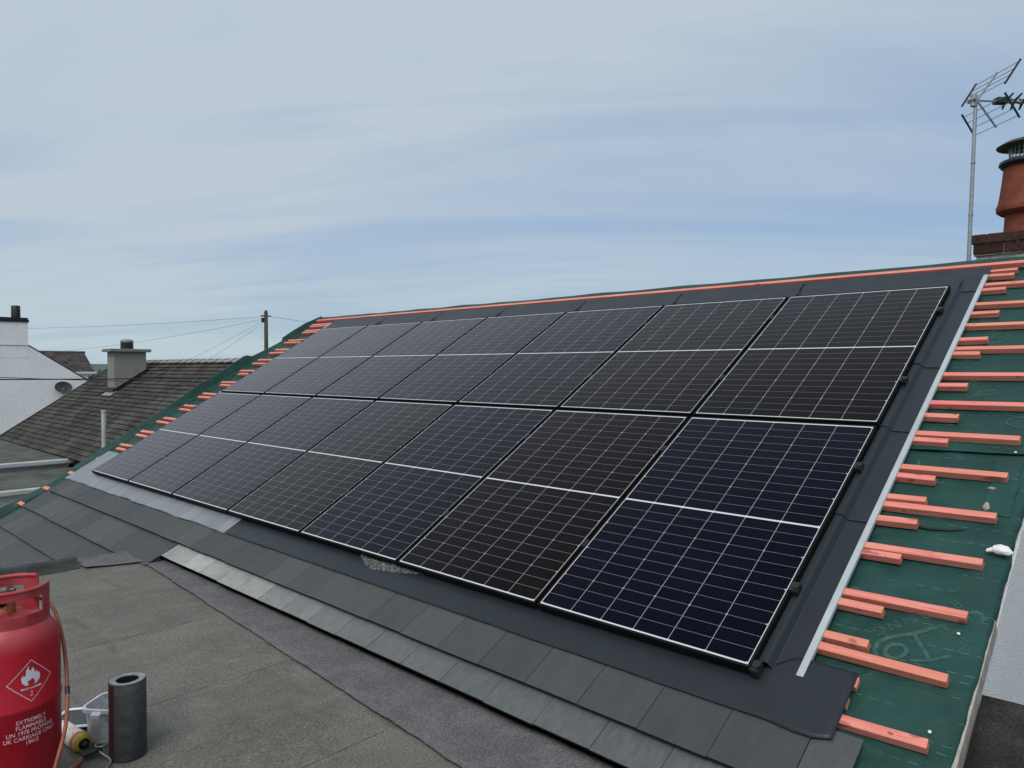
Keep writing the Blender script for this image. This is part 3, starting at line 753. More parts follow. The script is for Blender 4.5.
# the fresh felt also covers the corner beside the left kerb
def corner(a, c):
    x = -5.43 + 0.50 * a * (1 - 0.45 * c); y = -0.40 - 0.56 * c
    return (x, y, -0.388 + 0.012 * max(0, 1 - a * 3.0) * (1 - .3 * c) + 0.004 * mnoise.noise(Vector((x * 8, y * 8, 0))))
mb.grid(16, 16, corner)
o = wpart('felt_strip', mb, MAT['newfelt'], fr, True)
sm = o.modifiers.new('solid', 'SOLIDIFY'); sm.thickness = 0.005; sm.offset = -1
mb = MB()
def kerb(a, c):
    y = -0.98 - a * 8.4
    P = [(-5.20, -0.398), (-5.25, -0.385), (-5.275, -0.335), (-5.33, -0.325), (-5.36, -0.35), (-5.37, -0.52)]
    k_ = c * 5; i = min(int(k_), 4); f = k_ - i
    return (P[i][0] + (P[i + 1][0] - P[i][0]) * f + 0.012 * mnoise.noise(Vector((y * 3, c, 0))), y, P[i][1] + (P[i + 1][1] - P[i][1]) * f + 0.008 * mnoise.noise(Vector((y * 4, c * 2, 5))))
mb.grid(90, 12, kerb)
i = len(mb.v); mb.v += [Vector((x, -0.98, z)) for x, z in ((-5.20, -.40), (-5.25, -.385), (-5.275, -.335), (-5.33, -.325), (-5.36, -.35), (-5.37, -.42))]; mb.face(range(i, i + 6))
wpart('felt_kerb', mb, MAT['kerb'], fr, True)
# torn bits of felt lying about are wear of the deck; a seam line across it
for xs in (-3.31, -2.29, -1.28):
    mb = MB()
    def seam(a, c):
        y0 = -0.58 - (xs + 5.36) * 0.0665; y = y0 - 4.5 * a
        wdt = 0.003 + 0.004 * mnoise.noise(Vector((xs, y * 7, 0)))
        x = xs + (c - .5) * wdt + 0.006 * mnoise.noise(Vector((xs, y * 3, 2)))
        return (x, y, -0.3985 + 0.005 * mnoise.noise(Vector(((x + 5.3) / 9.8 * 9, (y + 9.5) / 9.06 * 9, 0))))
    mb.grid(180, 2, seam)
    wpart('felt_seam', mb, MAT['seam'], fr)
# dark felt pitched roof on the other side of the verge
sr = empty('side_roof', (1.4, -0.1, -3.2), 'dark felted side roof below the right-hand verge, against the pale pebbledash wall', 'roof')
mb = MB()
mb.grid(30, 20, lambda a, c: RF(0.756 + a * 1.8, -0.62 + c * 0.915 + 0.008 * mnoise.noise(Vector((a * 6, 0, 0))), -0.190 + 0.005 * mnoise.noise(Vector((a * 9, c * 9, 0)))))
o = wpart('felt_sheet', mb, MAT['darkfelt'], sr, True); sm = o.modifiers.new('solid', 'SOLIDIFY'); sm.thickness = 0.02; sm.offset = -1
mb = MB(); mb.grid(40, 2, lambda a, c: RF(0.757 + a * 1.8, 0.205 + c * 0.09 + 0.01 * mnoise.noise(Vector((a * 8, 1, 0))), -0.181 + 0.004 * mnoise.noise(Vector((a * 9, c, 0)))))
o = wpart('felt_lap', mb, MAT['darkfelt'], sr, True); sm = o.modifiers.new('solid', 'SOLIDIFY'); sm.thickness = 0.006; sm.offset = -1
mb = MB(); mb.box(0.79, 2.5, -0.35, 0.17, -3.2, -0.42)
wpart('wall', mb, MAT['pebble'], sr)

# ------------------------------------------------------------------ solar panels
PWD, PHT, PG, PR = 1.134, 1.769, 0.0433, 0.052
fm = MB(); L = 0.012
fm.box(-L, PWD + L, -L, 0, -0.035, 0.0012); fm.box(-L, PWD + L, PHT, PHT + L, -0.035, 0.0012)
fm.box(-L, 0, 0, PHT, -0.035, 0.0012); fm.box(PWD, PWD + L, 0, PHT, -0.035, 0.0012)
frame_me = fm.mesh('panel_frame', MAT['frame'])
gm = MB(); gm.box(0, PWD, 0, PHT, -0.006, -0.0004)
glass = {k_: gm.mesh('cells_' + k_, CELLS[k_]) for k_ in CELLS}
cm = MB(); cm.box(-0.030, -0.0125, -0.028, 0.028, -0.034, 0.003); cm.box(-0.027, -0.006, -0.024, 0.024, 0.003, 0.0065); cm.lathe([(0.007, 0.0065), (0.007, 0.011), (0.0, 0.011)], 10, (-0.022, 0, 0))
clamp_me = cm.mesh('clamp', MAT['black'])
cm = MB(); cm.box(0.0125, 0.044, -0.030, 0.030, -0.036, 0.002); cm.box(0.004, 0.040, -0.026, 0.026, 0.002, 0.006); cm.lathe([(0.016, 0.002), (0.016, 0.012), (0.0, 0.012)], 12, (0.030, 0, 0))
endclamp_me = cm.mesh('clamp', MAT['black'])
tints = {0: ['dark', 'brown', 'dark', 'brown', 'blue', 'brown', 'blue'], 1: ['dark', 'dark', 'blue', 'blue', 'dark', 'brown', 'dark']}
ordw = ['at its far left end beside the green verge', 'second from its far left end', 'third from its far left end', 'the middle one of the row', 'third from its right end', 'second from its right end', 'at its right end beside the dark side flashing']
for r_ in (0, 1):
    for c in range(7):
        u = c * (PWD + PG) - 7 * (PWD + PG) + PG; b = r_ * (PHT + PR)
        rowname = ('lower', 'upper')[r_]
        tint = {'blue': 'bluish', 'dark': 'black', 'brown': 'brownish-black'}[tints[r_][c]]
        p = empty('solar_panel', RF(u, b, 0), f'{tint} solar panel in the {rowname} row, {ordw[c]}', 'solar panel', 'solar panels in two rows on the roof', (PITCH, 0, 0))
        link('panel_frame', frame_me, p); link('cell_glass', glass[tints[r_][c]], p)
        for v in (0.47, 1.40): link('clamp', clamp_me, p, (0, v, 0))
        if c == 6:
            for v in (0.47, 1.40): link('clamp', endclamp_me, p, (PWD, v, 0))
            if r_ == 0: link('clamp', endclamp_me, p, (PWD, 0.012, -0.012))

# ------------------------------------------------------------------ brick chimney behind the ridge
ch = empty('chimney', (0.27, 5.0, 1.0), 'brick chimney with clay pot and black cowl behind the ridge at the right', 'chimney')
cx0, cx1, cy0, cy1 = -0.150, 0.690, 4.60, 5.40
mb = MB()
for k_, (z0, z1, ex) in enumerate(((2.205, 2.283, 0.0), (2.292, 2.372, 0.012))):
    for side in range(4):
        off = 0.11 if k_ else 0.0
        L_ = (cx1 - cx0 + 2 * ex) if side % 2 == 0 else (cy1 - cy0 + 2 * ex)
        s_ = -off if k_ else 0.0
        while s_ < L_ - 0.02:
            a, b_ = max(s_, 0) + 0.004, min(s_ + 0.225, L_) - 0.004; s_ += 0.225
            if b_ - a < 0.02: continue
            t = random.random()
            if side == 0: mb.box(cx0 - ex + a, cx0 - ex + b_, cy0 - ex, cy0 - ex + 0.1, z0, z1, 0, t)
            elif side == 2: mb.box(cx0 - ex + a, cx0 - ex + b_, cy1 + ex - 0.1, cy1 + ex, z0, z1, 0, t)
            elif side == 1: mb.box(cx1 + ex - 0.1, cx1 + ex, cy0 - ex + a, cy0 - ex + b_, z0 + .001, z1 - .001, 0, t)
            else: mb.box(cx0 - ex, cx0 - ex + 0.1, cy0 - ex + a, cy0 - ex + b_, z0 + .001, z1 - .001, 0, t)
o = wpart('brick_courses', mb, MAT['brick'], ch); bevel(o, 0.004)
mb = MB(); mb.box(cx0 + .008, cx1 - .008, cy0 + .008, cy1 - .008, 2.19, 2.366)
wpart('mortar_core', mb, MAT['mortar'], ch)
mb = MB(); mb.grid(40, 20, lambda a, c: (cx0 + 0.02 + a * (cx1 - cx0 - .04), cy0 + 0.03 - 0.012 * mnoise.noise(Vector((a * 14, c * 10, 0))), 1.0 + c * 1.2))
mb.box(cx0 + 0.025, cx1 - 0.025, cy0 + 0.05, cy1 - 0.03, 1.0, 2.203)
wpart('rendered_stack', mb, MAT['cream_render'], ch, True)
pc = (0.185, 5.0, 2.365)
mb = MB(); mb.lathe([(0.185, 0.0), (0.178, 0.10), (0.172, 0.205), (0.205, 0.210), (0.236, 0.235), (0.240, 0.275), (0.228, 0.30), (0.216, 0.36), (0.198, 0.50), (0.184, 0.635), (0.170, 0.64), (0.160, 0.5), (0.15, 0.0)], 40, pc)
wpart('chimney_pot', mb, MAT['terracotta'], ch, True)
mb = MB(); mb.lathe([(0.150, 0.632), (0.205, 0.625), (0.225, 0.650), (0.218, 0.675), (0.18, 0.662), (0.14, 0.67)], 40, pc)
mb.lathe([(0.0, 0.875), (0.10, 0.868), (0.19, 0.842), (0.245, 0.808), (0.24, 0.80), (0.18, 0.812), (0.10, 0.825), (0.0, 0.83)], 40, pc)
cow = wpart('cowl', mb, MAT['black'], ch, True)
mb = MB()
for k_ in range(26):
    t = 2 * math.pi * k_ / 26; x, y = pc[0] + .145 * math.cos(t), pc[1] + .145 * math.sin(t)
    mb.tube([(x, y, pc[2] + .66), (x, y, pc[2] + .825)], 0.0035, 5)
for z in (.70, .74, .78): mb.tube([(pc[0] + .146 * math.cos(2 * math.pi * i / 26), pc[1] + .146 * math.sin(2 * math.pi * i / 26), pc[2] + z) for i in range(27)], 0.003, 5)
link('cowl_mesh', mb.mesh('cowl_mesh', MAT['galv']), cow)

# ------------------------------------------------------------------ TV aerial
MB0, MT = Vector((-0.115, 4.259, 1.98)), Vector((-0.089, 4.328, 3.49))
ae = empty('tv_aerial', (-0.115, 4.259, 1.5), 'tall grey television aerial on a mast left of the brick chimney', 'aerial')
mb = MB(); mb.tube([MB0 + (MB0 - MT).normalized() * 0.5, MB0, MB0.lerp(MT, .35), MB0.lerp(MT, .68), MT], [0.016, 0.016, 0.0155, 0.0145, 0.014], 12)
for f in (0.34, 0.63): p = MB0.lerp(MT, f); mb.tube([p - Vector((0, 0, .006)), p + Vector((0, 0, .006))], 0.019, 12)
wpart('mast', mb, MAT['galv'], ae, True)
mb = MB(); mb.tube([MB0 + Vector((-.005, 0, .09)), MB0 + Vector((-.05, -.02, 0.03)), MB0 + Vector((-.09, -.03, -0.06))], 0.004, 6)
mb.tube([MB0 + Vector((0.0, 0, .10)), (-0.14, 4.6, 2.10)], 0.010, 6)
wpart('bracket', mb, MAT['cable'], ae, True)
H = MT - Vector((0, 0, 0.035)); e_ = Vector((-0.733, 0.683, 0)).normalized(); d_ = Vector((0.683, 0.733, 0)).normalized(); z_ = Vector((0, 0, 1))
rod = MB(); bars = MB(); arms = MB()
al = R(57)
for sg in (1, -1):
    a_ = (d_ * math.cos(al) + z_ * sg * math.sin(al))
    o0 = H + z_ * sg * 0.035 + d_ * 0.042 - e_ * 0.02
    for s_ in (0.03, 0.09, 0.15, 0.215): rod.tube([o0 + a_ * s_ - e_ * 0.255, o0 + a_ * s_ + e_ * 0.255], 0.0032, 6)
    for q in (-0.255, 0.255):
        bars = MB(); bars.tube([o0 + a_ * 0.0 + e_ * q, o0 + a_ * 0.235 + e_ * q], 0.0085, 6); wpart('reflector_bar', bars, MAT['black'], ae)
    arms.tube([H + d_ * .01, o0 + a_ * 0.23], 0.009, 6)
wpart('reflector_rods', rod, MAT['galv'], ae); wpart('reflector_arms', arms, MAT['galv'], ae)
mb = MB(); mb.tube([H - d_ * 0.07, H + d_ * 0.95 - z_ * .01], 0.0085, 8)
mb.tube([H - z_ * .05 - d_ * .02, H + z_ * .05 - d_ * .02], 0.024, 10); mb.tube([H - e_ * .05 - d_ * .03, H + e_ * .05 - d_ * .03], 0.013, 8)
wpart('boom', mb, MAT['galv'], ae, True)
mb = MB()
mb.hexa([tuple(H + d_ * x + e_ * y + z_ * z) for z in (-.022, .022) for x, y in ((.17, -.035), (.27, -.035), (.27, .035), (.17, .035))])
for k_ in range(8):
    o0 = H + d_ * (0.26 + 0.075 * k_)
    for sy_ in (1, -1):
        for sz in (1, -1): mb.tube([o0, o0 + e_ * 0.065 * sy_ + z_ * 0.045 * sz + d_ * .02], [0.013, 0.007], 5)
wpart('directors', mb, MAT['black'], ae)

# ------------------------------------------------------------------ neighbouring house with concrete tiles
nh = empty('tiled_house', (-19.5, 5.4, -3.2), 'neighbouring house with mossy brown concrete-tiled roof and grey chimney', 'house')
TP = R(34); ty, tz = math.cos(TP), math.sin(TP)
RY, RZ = 5.46, 1.40
def NT(x, s, n=0.0): return Vector((x, RY - s * ty - n * tz, RZ - s * tz + n * ty))   # s metres down from the ridge
mb = MB(); XL, XR = -23.95, -8.5
ncourse = 25; gauge = 3.98 / ncourse
for k_ in range(ncourse):
    s0, s1 = k_ * gauge, (k_ + 1) * gauge; off = 0.0
    x = XL
    while x < XR:
        x2 = min(x + 0.22, XR); t = random.random()
        dz = random.uniform(-.006, .006)
        mb.hexa([tuple(NT(x + .004, s1, -.02)), tuple(NT(x2 - .004, s1, -.02)), tuple(NT(x2 - .004, s0 - .02, -.04)), tuple(NT(x + .004, s0 - .02, -.04)),
                 tuple(NT(x + .004, s1, .026 + dz)), tuple(NT(x2 - .004, s1, .026 - dz)), tuple(NT(x2 - .004, s0 - .02, -.004)), tuple(NT(x + .004, s0 - .02, -.004))], 0, t)
        x = x2
roof = wpart('roof', mb, MAT['contile'], nh)
mb = MB(); mb.hexa([tuple(NT(XL - .04, 4.0, -.06)), tuple(NT(XL + .03, 4.0, -.06)), tuple(NT(XL + .03, 0, -.06)), tuple(NT(XL - .04, 0, -.06)), tuple(NT(XL - .04, 4.0, .045)), tuple(NT(XL + .03, 4.0, .045)), tuple(NT(XL + .03, 0, .03)), tuple(NT(XL - .04, 0, .03))])
wpart('verge_mortar', mb, MAT['contile'], nh)
mb = MB()
x = -23.9
while x < XR:
    c0 = NT(x, 0, 0); n = 8
    for i in range(n):
        t0, t1 = math.pi * (i / n) * 1.0, math.pi * ((i + 1) / n)
        A = Vector((0, -math.cos(t0) * .15, math.sin(t0) * .085 - .05)); B_ = Vector((0, -math.cos(t1) * .15, math.sin(t1) * .085 - .05))
        rise = 0.02
        mb.quad(Vector((x, RY, RZ)) + A, Vector((x + .43, RY, RZ + rise)) + A, Vector((x + .43, RY, RZ + rise)) + B_, Vector((x, RY, RZ)) + B_)
    mb.quad(Vector((x + .43, RY - .15, RZ - .03)), Vector((x + .43, RY + .15, RZ - .03)), Vector((x + .43, RY + .1, RZ + .05)), Vector((x + .43, RY - .1, RZ + .05)))
    x += 0.45
wpart('ridge_tiles', mb, MAT['ridgetile'], nh)
mb = MB()
mb.box(-23.8, -8.6, 2.35, 2.65, -3.2, -0.95); mb.box(-23.8, -8.6, 8.3, 8.55, -3.2, -0.95)
for x0, x1 in ((-23.85, -23.6), (-8.9, -8.6)):
    prof = [(2.35, -3.2), (2.35, -0.85), (RY, RZ - .08), (8.55, -0.85), (8.55, -3.2)]
    b = len(mb.v); n = 5
    mb.v += [Vector((x0, *p)) for p in prof] + [Vector((x1, *p)) for p in prof]
    mb.face([b + i for i in range(n)]); mb.face([b + n + i for i in range(n)])
    for i in range(n): mb.face((b + i, b + (i + 1) % n, b + n + (i + 1) % n, b + n + i))
wpart('wall', mb, MAT['grey_render'], nh)
mb = MB(); mb.hexa([tuple(p) for p in [Vector((XL, RY + .02, RZ - .06)), Vector((XR, RY + .02, RZ - .06)), Vector((XR, 8.9, -0.95)), Vector((XL, 8.9, -0.95)), Vector((XL, RY + .02, RZ)), Vector((XR, RY + .02, RZ)), Vector((XR, 8.9, -0.88)), Vector((XL, 8.9, -0.88))]])
wpart('back_roof', mb, MAT['contile'], nh)
# its chimney: rendered stack, slab cap, pot with pale rim, stepped lead flashing
mb = MB(); mb.box(-20.88, -20.36, 4.13, 4.98, -0.2, 1.66)
stk = wpart('chimney_stack', mb, MAT['grey_render'], nh); bevel(stk, .01)
def cpart(name, mb, mat, smooth=False, par=None):
    return link(name, mb.mesh(name, mat, smooth), par)
mb = MB(); mb.box(-20.97, -20.27, 4.02, 5.09, 1.66, 1.745)
o = cpart('cap_slab', mb, MAT['concrete'], False, stk); bevel(o, .012)
mb = MB(); mb.lathe([(0.165, 0), (0.16, .20), (0.135, .20), (0.12, 0)], 24, (-20.62, 4.56, 1.745)); cpart('pot', mb, MAT['black'], True, stk)
mb = MB(); mb.lathe([(0.166, .19), (0.168, .235), (0.12, .275), (0.0, .285)], 24, (-20.62, 4.56, 1.745)); cpart('pot_cap', mb, MAT['galv'], True, stk)
mb = MB()
mb.hexa([tuple(Vector((x, y, z))) for x, y, z in [(-20.36, 4.12, .40), (-20.335, 4.12, .40), (-20.335, 5.02, 1.02), (-20.36, 5.02, 1.02), (-20.36, 4.12, .63), (-20.335, 4.12, .63), (-20.335, 5.02, 1.22), (-20.36, 5.02, 1.22)]])
mb.box(-20.90, -20.34, 4.10, 4.125, .30, .68)
cpart('lead_flashing', mb, MAT['flash'], False, stk)
mb = MB(); mb.hexa([tuple(NT(-20.95, 1.75, .03)), tuple(NT(-20.25, 1.75, .03)), tuple(NT(-20.25, 1.53, .03)), tuple(NT(-20.95, 1.53, .03)), tuple(NT(-20.95, 1.75, .045)), tuple(NT(-20.25, 1.75, .045)), tuple(NT(-20.25, 1.53, .045)), tuple(NT(-20.95, 1.53, .045))])
cpart('lead_apron', mb, MAT['lead'], False, stk)

# rear wings of the tiled house: low felted roofs with pale gutters
def wing(name, label, x0, x1, y0, y1, z, tilt, gut, wall='white'):
    t = empty(name, ((x0 + x1) / 2, (y0 + y1) / 2, -3.2), label, 'roof')
    mb = MB(); mb.hexa([(x0, y0, z + tilt - .06), (x1, y0, z - .06), (x1, y1, z - .06), (x0, y1, z + tilt - .06), (x0, y0, z + tilt), (x1, y0, z), (x1, y1, z), (x0, y1, z + tilt)])
    wpart('felt_covering', mb, MAT['oldfelt'], t)
    mb = MB(); mb.box(x1 + .02, x1 + .02 + 2 * gut, y0, y1, z - .10, z + .012)
    o = wpart('gutter', mb, MAT['gutter'], t); bevel(o, .03, 4)
    mb = MB(); mb.box(x0 + .1, x1 - .12, y0 + .05, y1 - .05, -3.2, z - .065)
    wpart('wall', mb, MAT[wall], t)
    return t
wing('lean_to', 'low felted rear wing with a pale gutter, below the brown tiled roof', -24.0, -17.4, -2.5, 2.30, -0.85, 0.02, 0.062)
wing('lean_to', 'lower felted lean-to with pale gutter and white wall, nearest the green verge', -17.2, -15.2, -2.5, 2.34, -1.13, 0.10, 0.055)

# ------------------------------------------------------------------ white cottage and slate-roofed house beyond
ct = empty('white_cottage', (-33.5, 4.2, -3.2), 'white rendered cottage gable with black-capped chimney at the far left', 'house')
mb = MB(); prof = [(0.4, -3.2), (0.4, -0.4), (4.2, 2.37), (8.8, -0.73), (8.8, -3.2)]
b = len(mb.v); mb.v += [Vector((-31.46, *p)) for p in prof] + [Vector((-39.0, *p)) for p in prof]
mb.face(range(b, b + 5)); mb.face(range(b + 5, b + 10))
for i in range(5): mb.face((b + i, b + (i + 1) % 5, b + 5 + (i + 1) % 5, b + 5 + i))
wpart('wall', mb, MAT['white'], ct)
mb = MB()
for sgn, yb, zb in ((-1, 0.2, -.52), (1, 9.0, -.84)):
    mb.hexa([(-31.50, 4.2, 2.38), (-39.1, 4.2, 2.38), (-39.1, yb, zb), (-31.50, yb, zb), (-31.50, 4.2, 2.44), (-39.1, 4.2, 2.44), (-39.1, yb, zb + .06), (-31.50, yb, zb + .06)])
wpart('roof', mb, MAT['welsh'], ct)
mb = MB(); mb.box(-32.15, -31.455, 3.70, 4.66, 1.6, 2.97); stk = wpart('chimney_stack', mb, MAT['white'], ct)
mb = MB(); mb.box(-32.20, -31.42, 3.66, 4.69, 2.97, 3.07); mb.box(-32.17, -31.45, 3.69, 4.66, 3.07, 3.14); cpart('chimney_cap', mb, MAT['black'], False, stk)
mb = MB(); mb.lathe([(0.155, 0), (0.15, .44), (.13, .47), (.11, .45), (.11, 0)], 20, (-31.8, 4.34, 3.14)); cpart('pot', mb, MAT['black'], True, stk)
mb = MB(); mb.box(-31.455, -31.44, 3.68, 4.70, 2.07, 2.10); cpart('drip_band', mb, MAT['gutter'], False, stk)

h2 = empty('slate_house', (-44.5, 7.0, -3.2), 'small house with purple-grey slate roof and white eaves behind the white cottage', 'house')
mb = MB()
nx = 9
for k_ in range(nx):
    f0, f1 = k_ / nx, (k_ + 1) / nx
    y = 2.0
    yend = 10.0
    while y < yend + .6:
        ye = y + .32
        t = random.random()
        zt_, zb_ = 2.06 - f0 * 1.02, 2.06 - f1 * 1.02; xt_, xb_ = -43.3 + f0 * 0.75, -43.3 + f1 * 0.75
        lim0, lim1 = 9.98 + f0 * .28, 9.98 + f1 * .28
        if y > lim0: break
        mb.hexa([(xb_, y, zb_ - .03), (xb_, min(ye, lim1) - .008, zb_ - .03), (xt_, min(ye, lim0) - .008, zt_ - .05), (xt_, y, zt_ - .05),
                 (xb_, y, zb_ + .012), (xb_, min(ye, lim1) - .008, zb_ + .012), (xt_, min(ye, lim0) - .008, zt_), (xt_, y, zt_)], 0, t)
        y = ye
wpart('roof', mb, MAT['welsh'], h2)
mb = MB(); mb.tube([(-43.34, 2, 2.06), (-43.34, 10.02, 2.06)], .075, 8); wpart('ridge_tiles', mb, MAT['welsh'], h2)
mb = MB(); mb.box(-42.60, -42.50, 2.0, 10.35, 0.90, 1.02); wpart('fascia', mb, MAT['pvc'], h2)
mb = MB(); mb.box(-46, -42.65, 2.1, 9.95, -3.2, 1.0); mb.box(-45.6, -43.36, 2.2, 9.9, 1.0, 1.98)
wpart('wall', mb, MAT['white'], h2)

dr = empty('satellite_dish', (-31.30, 5.78, 0.44), 'dark round satellite dish on the white cottage gable', 'satellite dish')
ax = Vector((0.86, 0.10, 0.30)).normalized(); q = ax.to_track_quat('Z', 'Y')
mb = MB(); mb.lathe([(0.0, -.05), (0.13, -.042), (0.24, -.012), (0.315, .03), (0.32, .04), (0.30, .035), (.2, .0), (0.0, -.035)], 32, (0, 0, 0), 0, 1.0, 0.76)
dm = link('reflector', mb.mesh('reflector', MAT['dish'], True), dr); dm.rotation_euler = q.to_euler()
mb = MB(); mb.tube([(0, 0, -.04), (-.12, 0, -.12), (-.155, 0, -.22)], .022, 8); link('mount', mb.mesh('mount', MAT['galv'], True), dr)
mb = MB(); mb.tube([(0.05, 0, -.24), (0.34, 0.03, -.02)], .012, 6); mb.tube([(.33, .03, -.03), (.40, .035, .02)], .03, 8); link('feed_arm', mb.mesh('feed_arm', MAT['dish'], True), dr)

# vent pipe on the wing
mb = MB(); mb.tube([(-13.98, 1.90, -3.2), (-13.98, 1.905, 0.40)], 0.043, 14); mb.tube([(-13.98, 1.905, 0.37), (-13.98, 1.905, 0.405)], 0.049, 14)
tag(link('vent_pipe', mb.mesh('vent_pipe', MAT['gutter'], True)), 'upright pale grey vent pipe in front of the brown tiled roof', 'pipe')

# utility pole and wires
up_ = empty('utility_pole', (-28.6, 12.95, -3.2), 'wooden utility pole standing beyond the green verge', 'utility pole')
mb = MB(); mb.tube([(-28.6, 12.95, -3.2), (-28.6, 12.95, 3.68)], [.115, .078], 14); wpart('pole', mb, MAT['pole'], up_, True)
mb = MB(); mb.box(-28.70, -28.58, 12.78, 12.87, 3.22, 3.42); mb.tube([(-28.6, 12.72, 3.5), (-28.6, 13.18, 3.5)], .03, 6); mb.tube([(-28.6, 12.95, 3.68), (-28.6, 12.95, 3.74)], .06, 10); wpart('pole_box', mb, MAT['cable'], up_)
mb = MB()
for z in (2.2, 2.6, 3.0): mb.tube([(-28.70, 12.80, z), (-28.66, 12.74, z)], .014, 6)
wpart('climbing_steps', mb, MAT['galv'], up_)
def wire(label, a, b, sag, r_, mat):
    a, b = Vector(a), Vector(b); P = []
    for i in range(25):
        t = i / 24; p = a.lerp(b, t); p.z -= sag * 4 * t * (1 - t); P.append(p)
    mb = MB(); mb.tube(P, r_, 5)
    tag(link('overhead_wire', mb.mesh('overhead_wire', mat, True)), label, 'wire', 'overhead wires')
PT = (-28.6, 12.9, 3.48)
wire('thin overhead wire from the utility pole to beside the white chimney, the uppermost', PT, (-45.5, 7.2, 3.35), 0.10, .008, MAT['thinwire'])
wire('thin overhead wire sagging from the utility pole, second from top, behind the grey chimney', (-28.6, 12.85, 3.36), (-46.5, 7.0, 1.9), 0.25, .007, MAT['thinwire'])
wire('thin slanting wire from the utility pole down behind the tiled ridge, left of its pair', (-28.62, 12.85, 3.30), (-39.5, 12.6, 1.0), 0.10, .006, MAT['thinwire'])
wire('thin slanting wire from the utility pole down behind the tiled ridge, right of its pair', (-28.62, 12.85, 3.22), (-38.2, 13.4, 1.0), 0.10, .006, MAT['thinwire'])
wire('thin wire running right from the utility pole to behind the roof ridge', (-28.6, 13.05, 3.50), (-31.0, 19.5, 3.35), 0.05, .008, MAT['thinwire'])
wire('thick dark cable crossing in front of the white cottage and the tiled roof', (-11.0, -2.9, 1.09), (-14.1, 5.2, 1.02), 0.03, .010, MAT['cable'])
wire('thin dark cable just above the thick one across the white cottage', (-14.0, -2.2, 1.20), (-19.8, 4.2, 0.86), 0.02, .008, MAT['cable'])

# distant tree between the houses
tr = empty('tree', (-62.0, 17.5, -3.2), 'small dark distant tree between the slate roof and grey chimney', 'tree')
mb = MB(); mb.tube([(-62, 17.5, -3.2), (-62.1, 17.5, -1.2), (-62, 17.6, 0.2)], [.22, .16, .06], 8)
for k_ in range(5): mb.tube([(-62.05, 17.5, -1.4 + .2 * k_), (-62 + math.cos(k_ * 1.3) * .9, 17.5 + math.sin(k_ * 1.3) * .9, -.2 + .12 * k_)], [.07, .02], 5)
wpart('trunk', mb, MAT['bark'], tr, True)
mb = MB(); rr = random.Random(3)
for k_ in range(1500):
    t = rr.random() * 6.28; ph = math.acos(rr.uniform(-1, 1)); q = rr.random() ** .4
    c = Vector((math.sin(ph) * math.cos(t) * 1.7, math.sin(ph) * math.sin(t) * 1.7, math.cos(ph) * 1.1)) * q
    c *= 1 + .45 * mnoise.noise(c * .9); c += Vector((-62, 17.5, 0.05))
    n = Vector((rr.gauss(0, 1), rr.gauss(0, 1), rr.gauss(0, 1))).normalized(); a = n.orthogonal() * .09; bq = n.cross(a)
    mb.quad(c - a - bq, c + a - bq, c + a + bq, c - a + bq)
wpart('crown', mb, MAT['leaf'], tr)

# ------------------------------------------------------------------ red gas cylinder
GC = Vector((-1.904, -2.142, -0.40))
VA = math.atan2(CAM.y - GC.y, CAM.x - GC.x)            # bearing of the side we look at
gc = empty('gas_cylinder', GC, 'dusty red propane gas cylinder with handle collar and flammable diamond', 'gas cylinder')
RAD = 0.163
mb = MB()
mb.lathe([(0.0, .045), (.10, .045), (.137, .062), (.153, .09), (RAD, .12), (RAD, .362), (RAD + .0022, .366), (RAD + .0025, .372), (RAD + .0022, .378), (RAD, .382), (RAD, .585), (.157, .612), (.146, .640), (.127, .664), (.10, .684), (.062, .698), (.03, .703), (0, .704)], 72)
link('body', mb.mesh('body', MAT['red'], True), gc)
mb = MB(); mb.lathe([(.118, 0), (.124, .0), (.128, .075), (.122, .078), (.118, .07)], 48, closed=True)
link('foot_ring', mb.mesh('foot_ring', MAT['red'], True), gc)
def collar(ac, half, r_, z0, z1, slot):
    mb = MB(); n = 60; th = .0045
    # cells of a curved plate, leaving the hand slot open
    zs = [z0, slot[0], slot[1], z1]; a0, a1 = ac - half, ac + half
    def P(a, z, rr_): return (rr_ * math.cos(a), rr_ * math.sin(a), z)
    for i in range(n):
        A, B_ = a0 + (a1 - a0) * i / n, a0 + (a1 - a0) * (i + 1) / n; mid = ((A + B_) / 2 - ac) / half
        for k_ in range(3):
            if k_ == 1 and abs(mid) < slot[2]: continue
            zz0, zz1 = zs[k_], zs[k_ + 1]
            if k_ == 0 and abs(mid) < .55: zz0 = z0 - .0
            mb.hexa([P(A, zz0, r_ - th), P(B_, zz0, r_ - th), P(B_, zz0, r_), P(A, zz0, r_), P(A, zz1, r_ - th), P(B_, zz1, r_ - th), P(B_, zz1, r_), P(A, zz1, r_)])
    pts = [P(a0 + (a1 - a0) * i / n, z1 - .004, r_ - .004) for i in range(n + 1)]
    mb.tube(pts, .0075, 8)
    for s_ in (a0, a1): mb.tube([P(s_, z0, r_ - .003), P(s_, z1 - .002, r_ - .003)], .005, 8)
    return link('handle_collar', mb.mesh('handle_collar', MAT['red'], False), gc)
collar(VA + 0.28, R(66), .128, .662, .800, (.708, .765, .60))
collar(VA + 0.28 + math.pi, R(66), .124, .662, .808, (.708, .765, .60))
mb = MB(); mb.lathe([(.022, .70), (.020, .74), (.014, .745), (.014, .77), (.020, .772), (.019, .785), (0, .787)], 16)
dv = Vector((math.cos(VA + 1.35), math.sin(VA + 1.35), 0))
mb.tube([Vector((0, 0, .757)), dv * .05 + Vector((0, 0, .757))], .012, 10); mb.tube([dv * .045 + Vector((0, 0, .757)), dv * .075 + Vector((0, 0, .757))], .017, 6)
vl = link('valve', mb.mesh('valve', MAT['brass'], True), gc)
mb = MB(); d2 = Vector((math.cos(VA - .3), math.sin(VA - .3), 0))
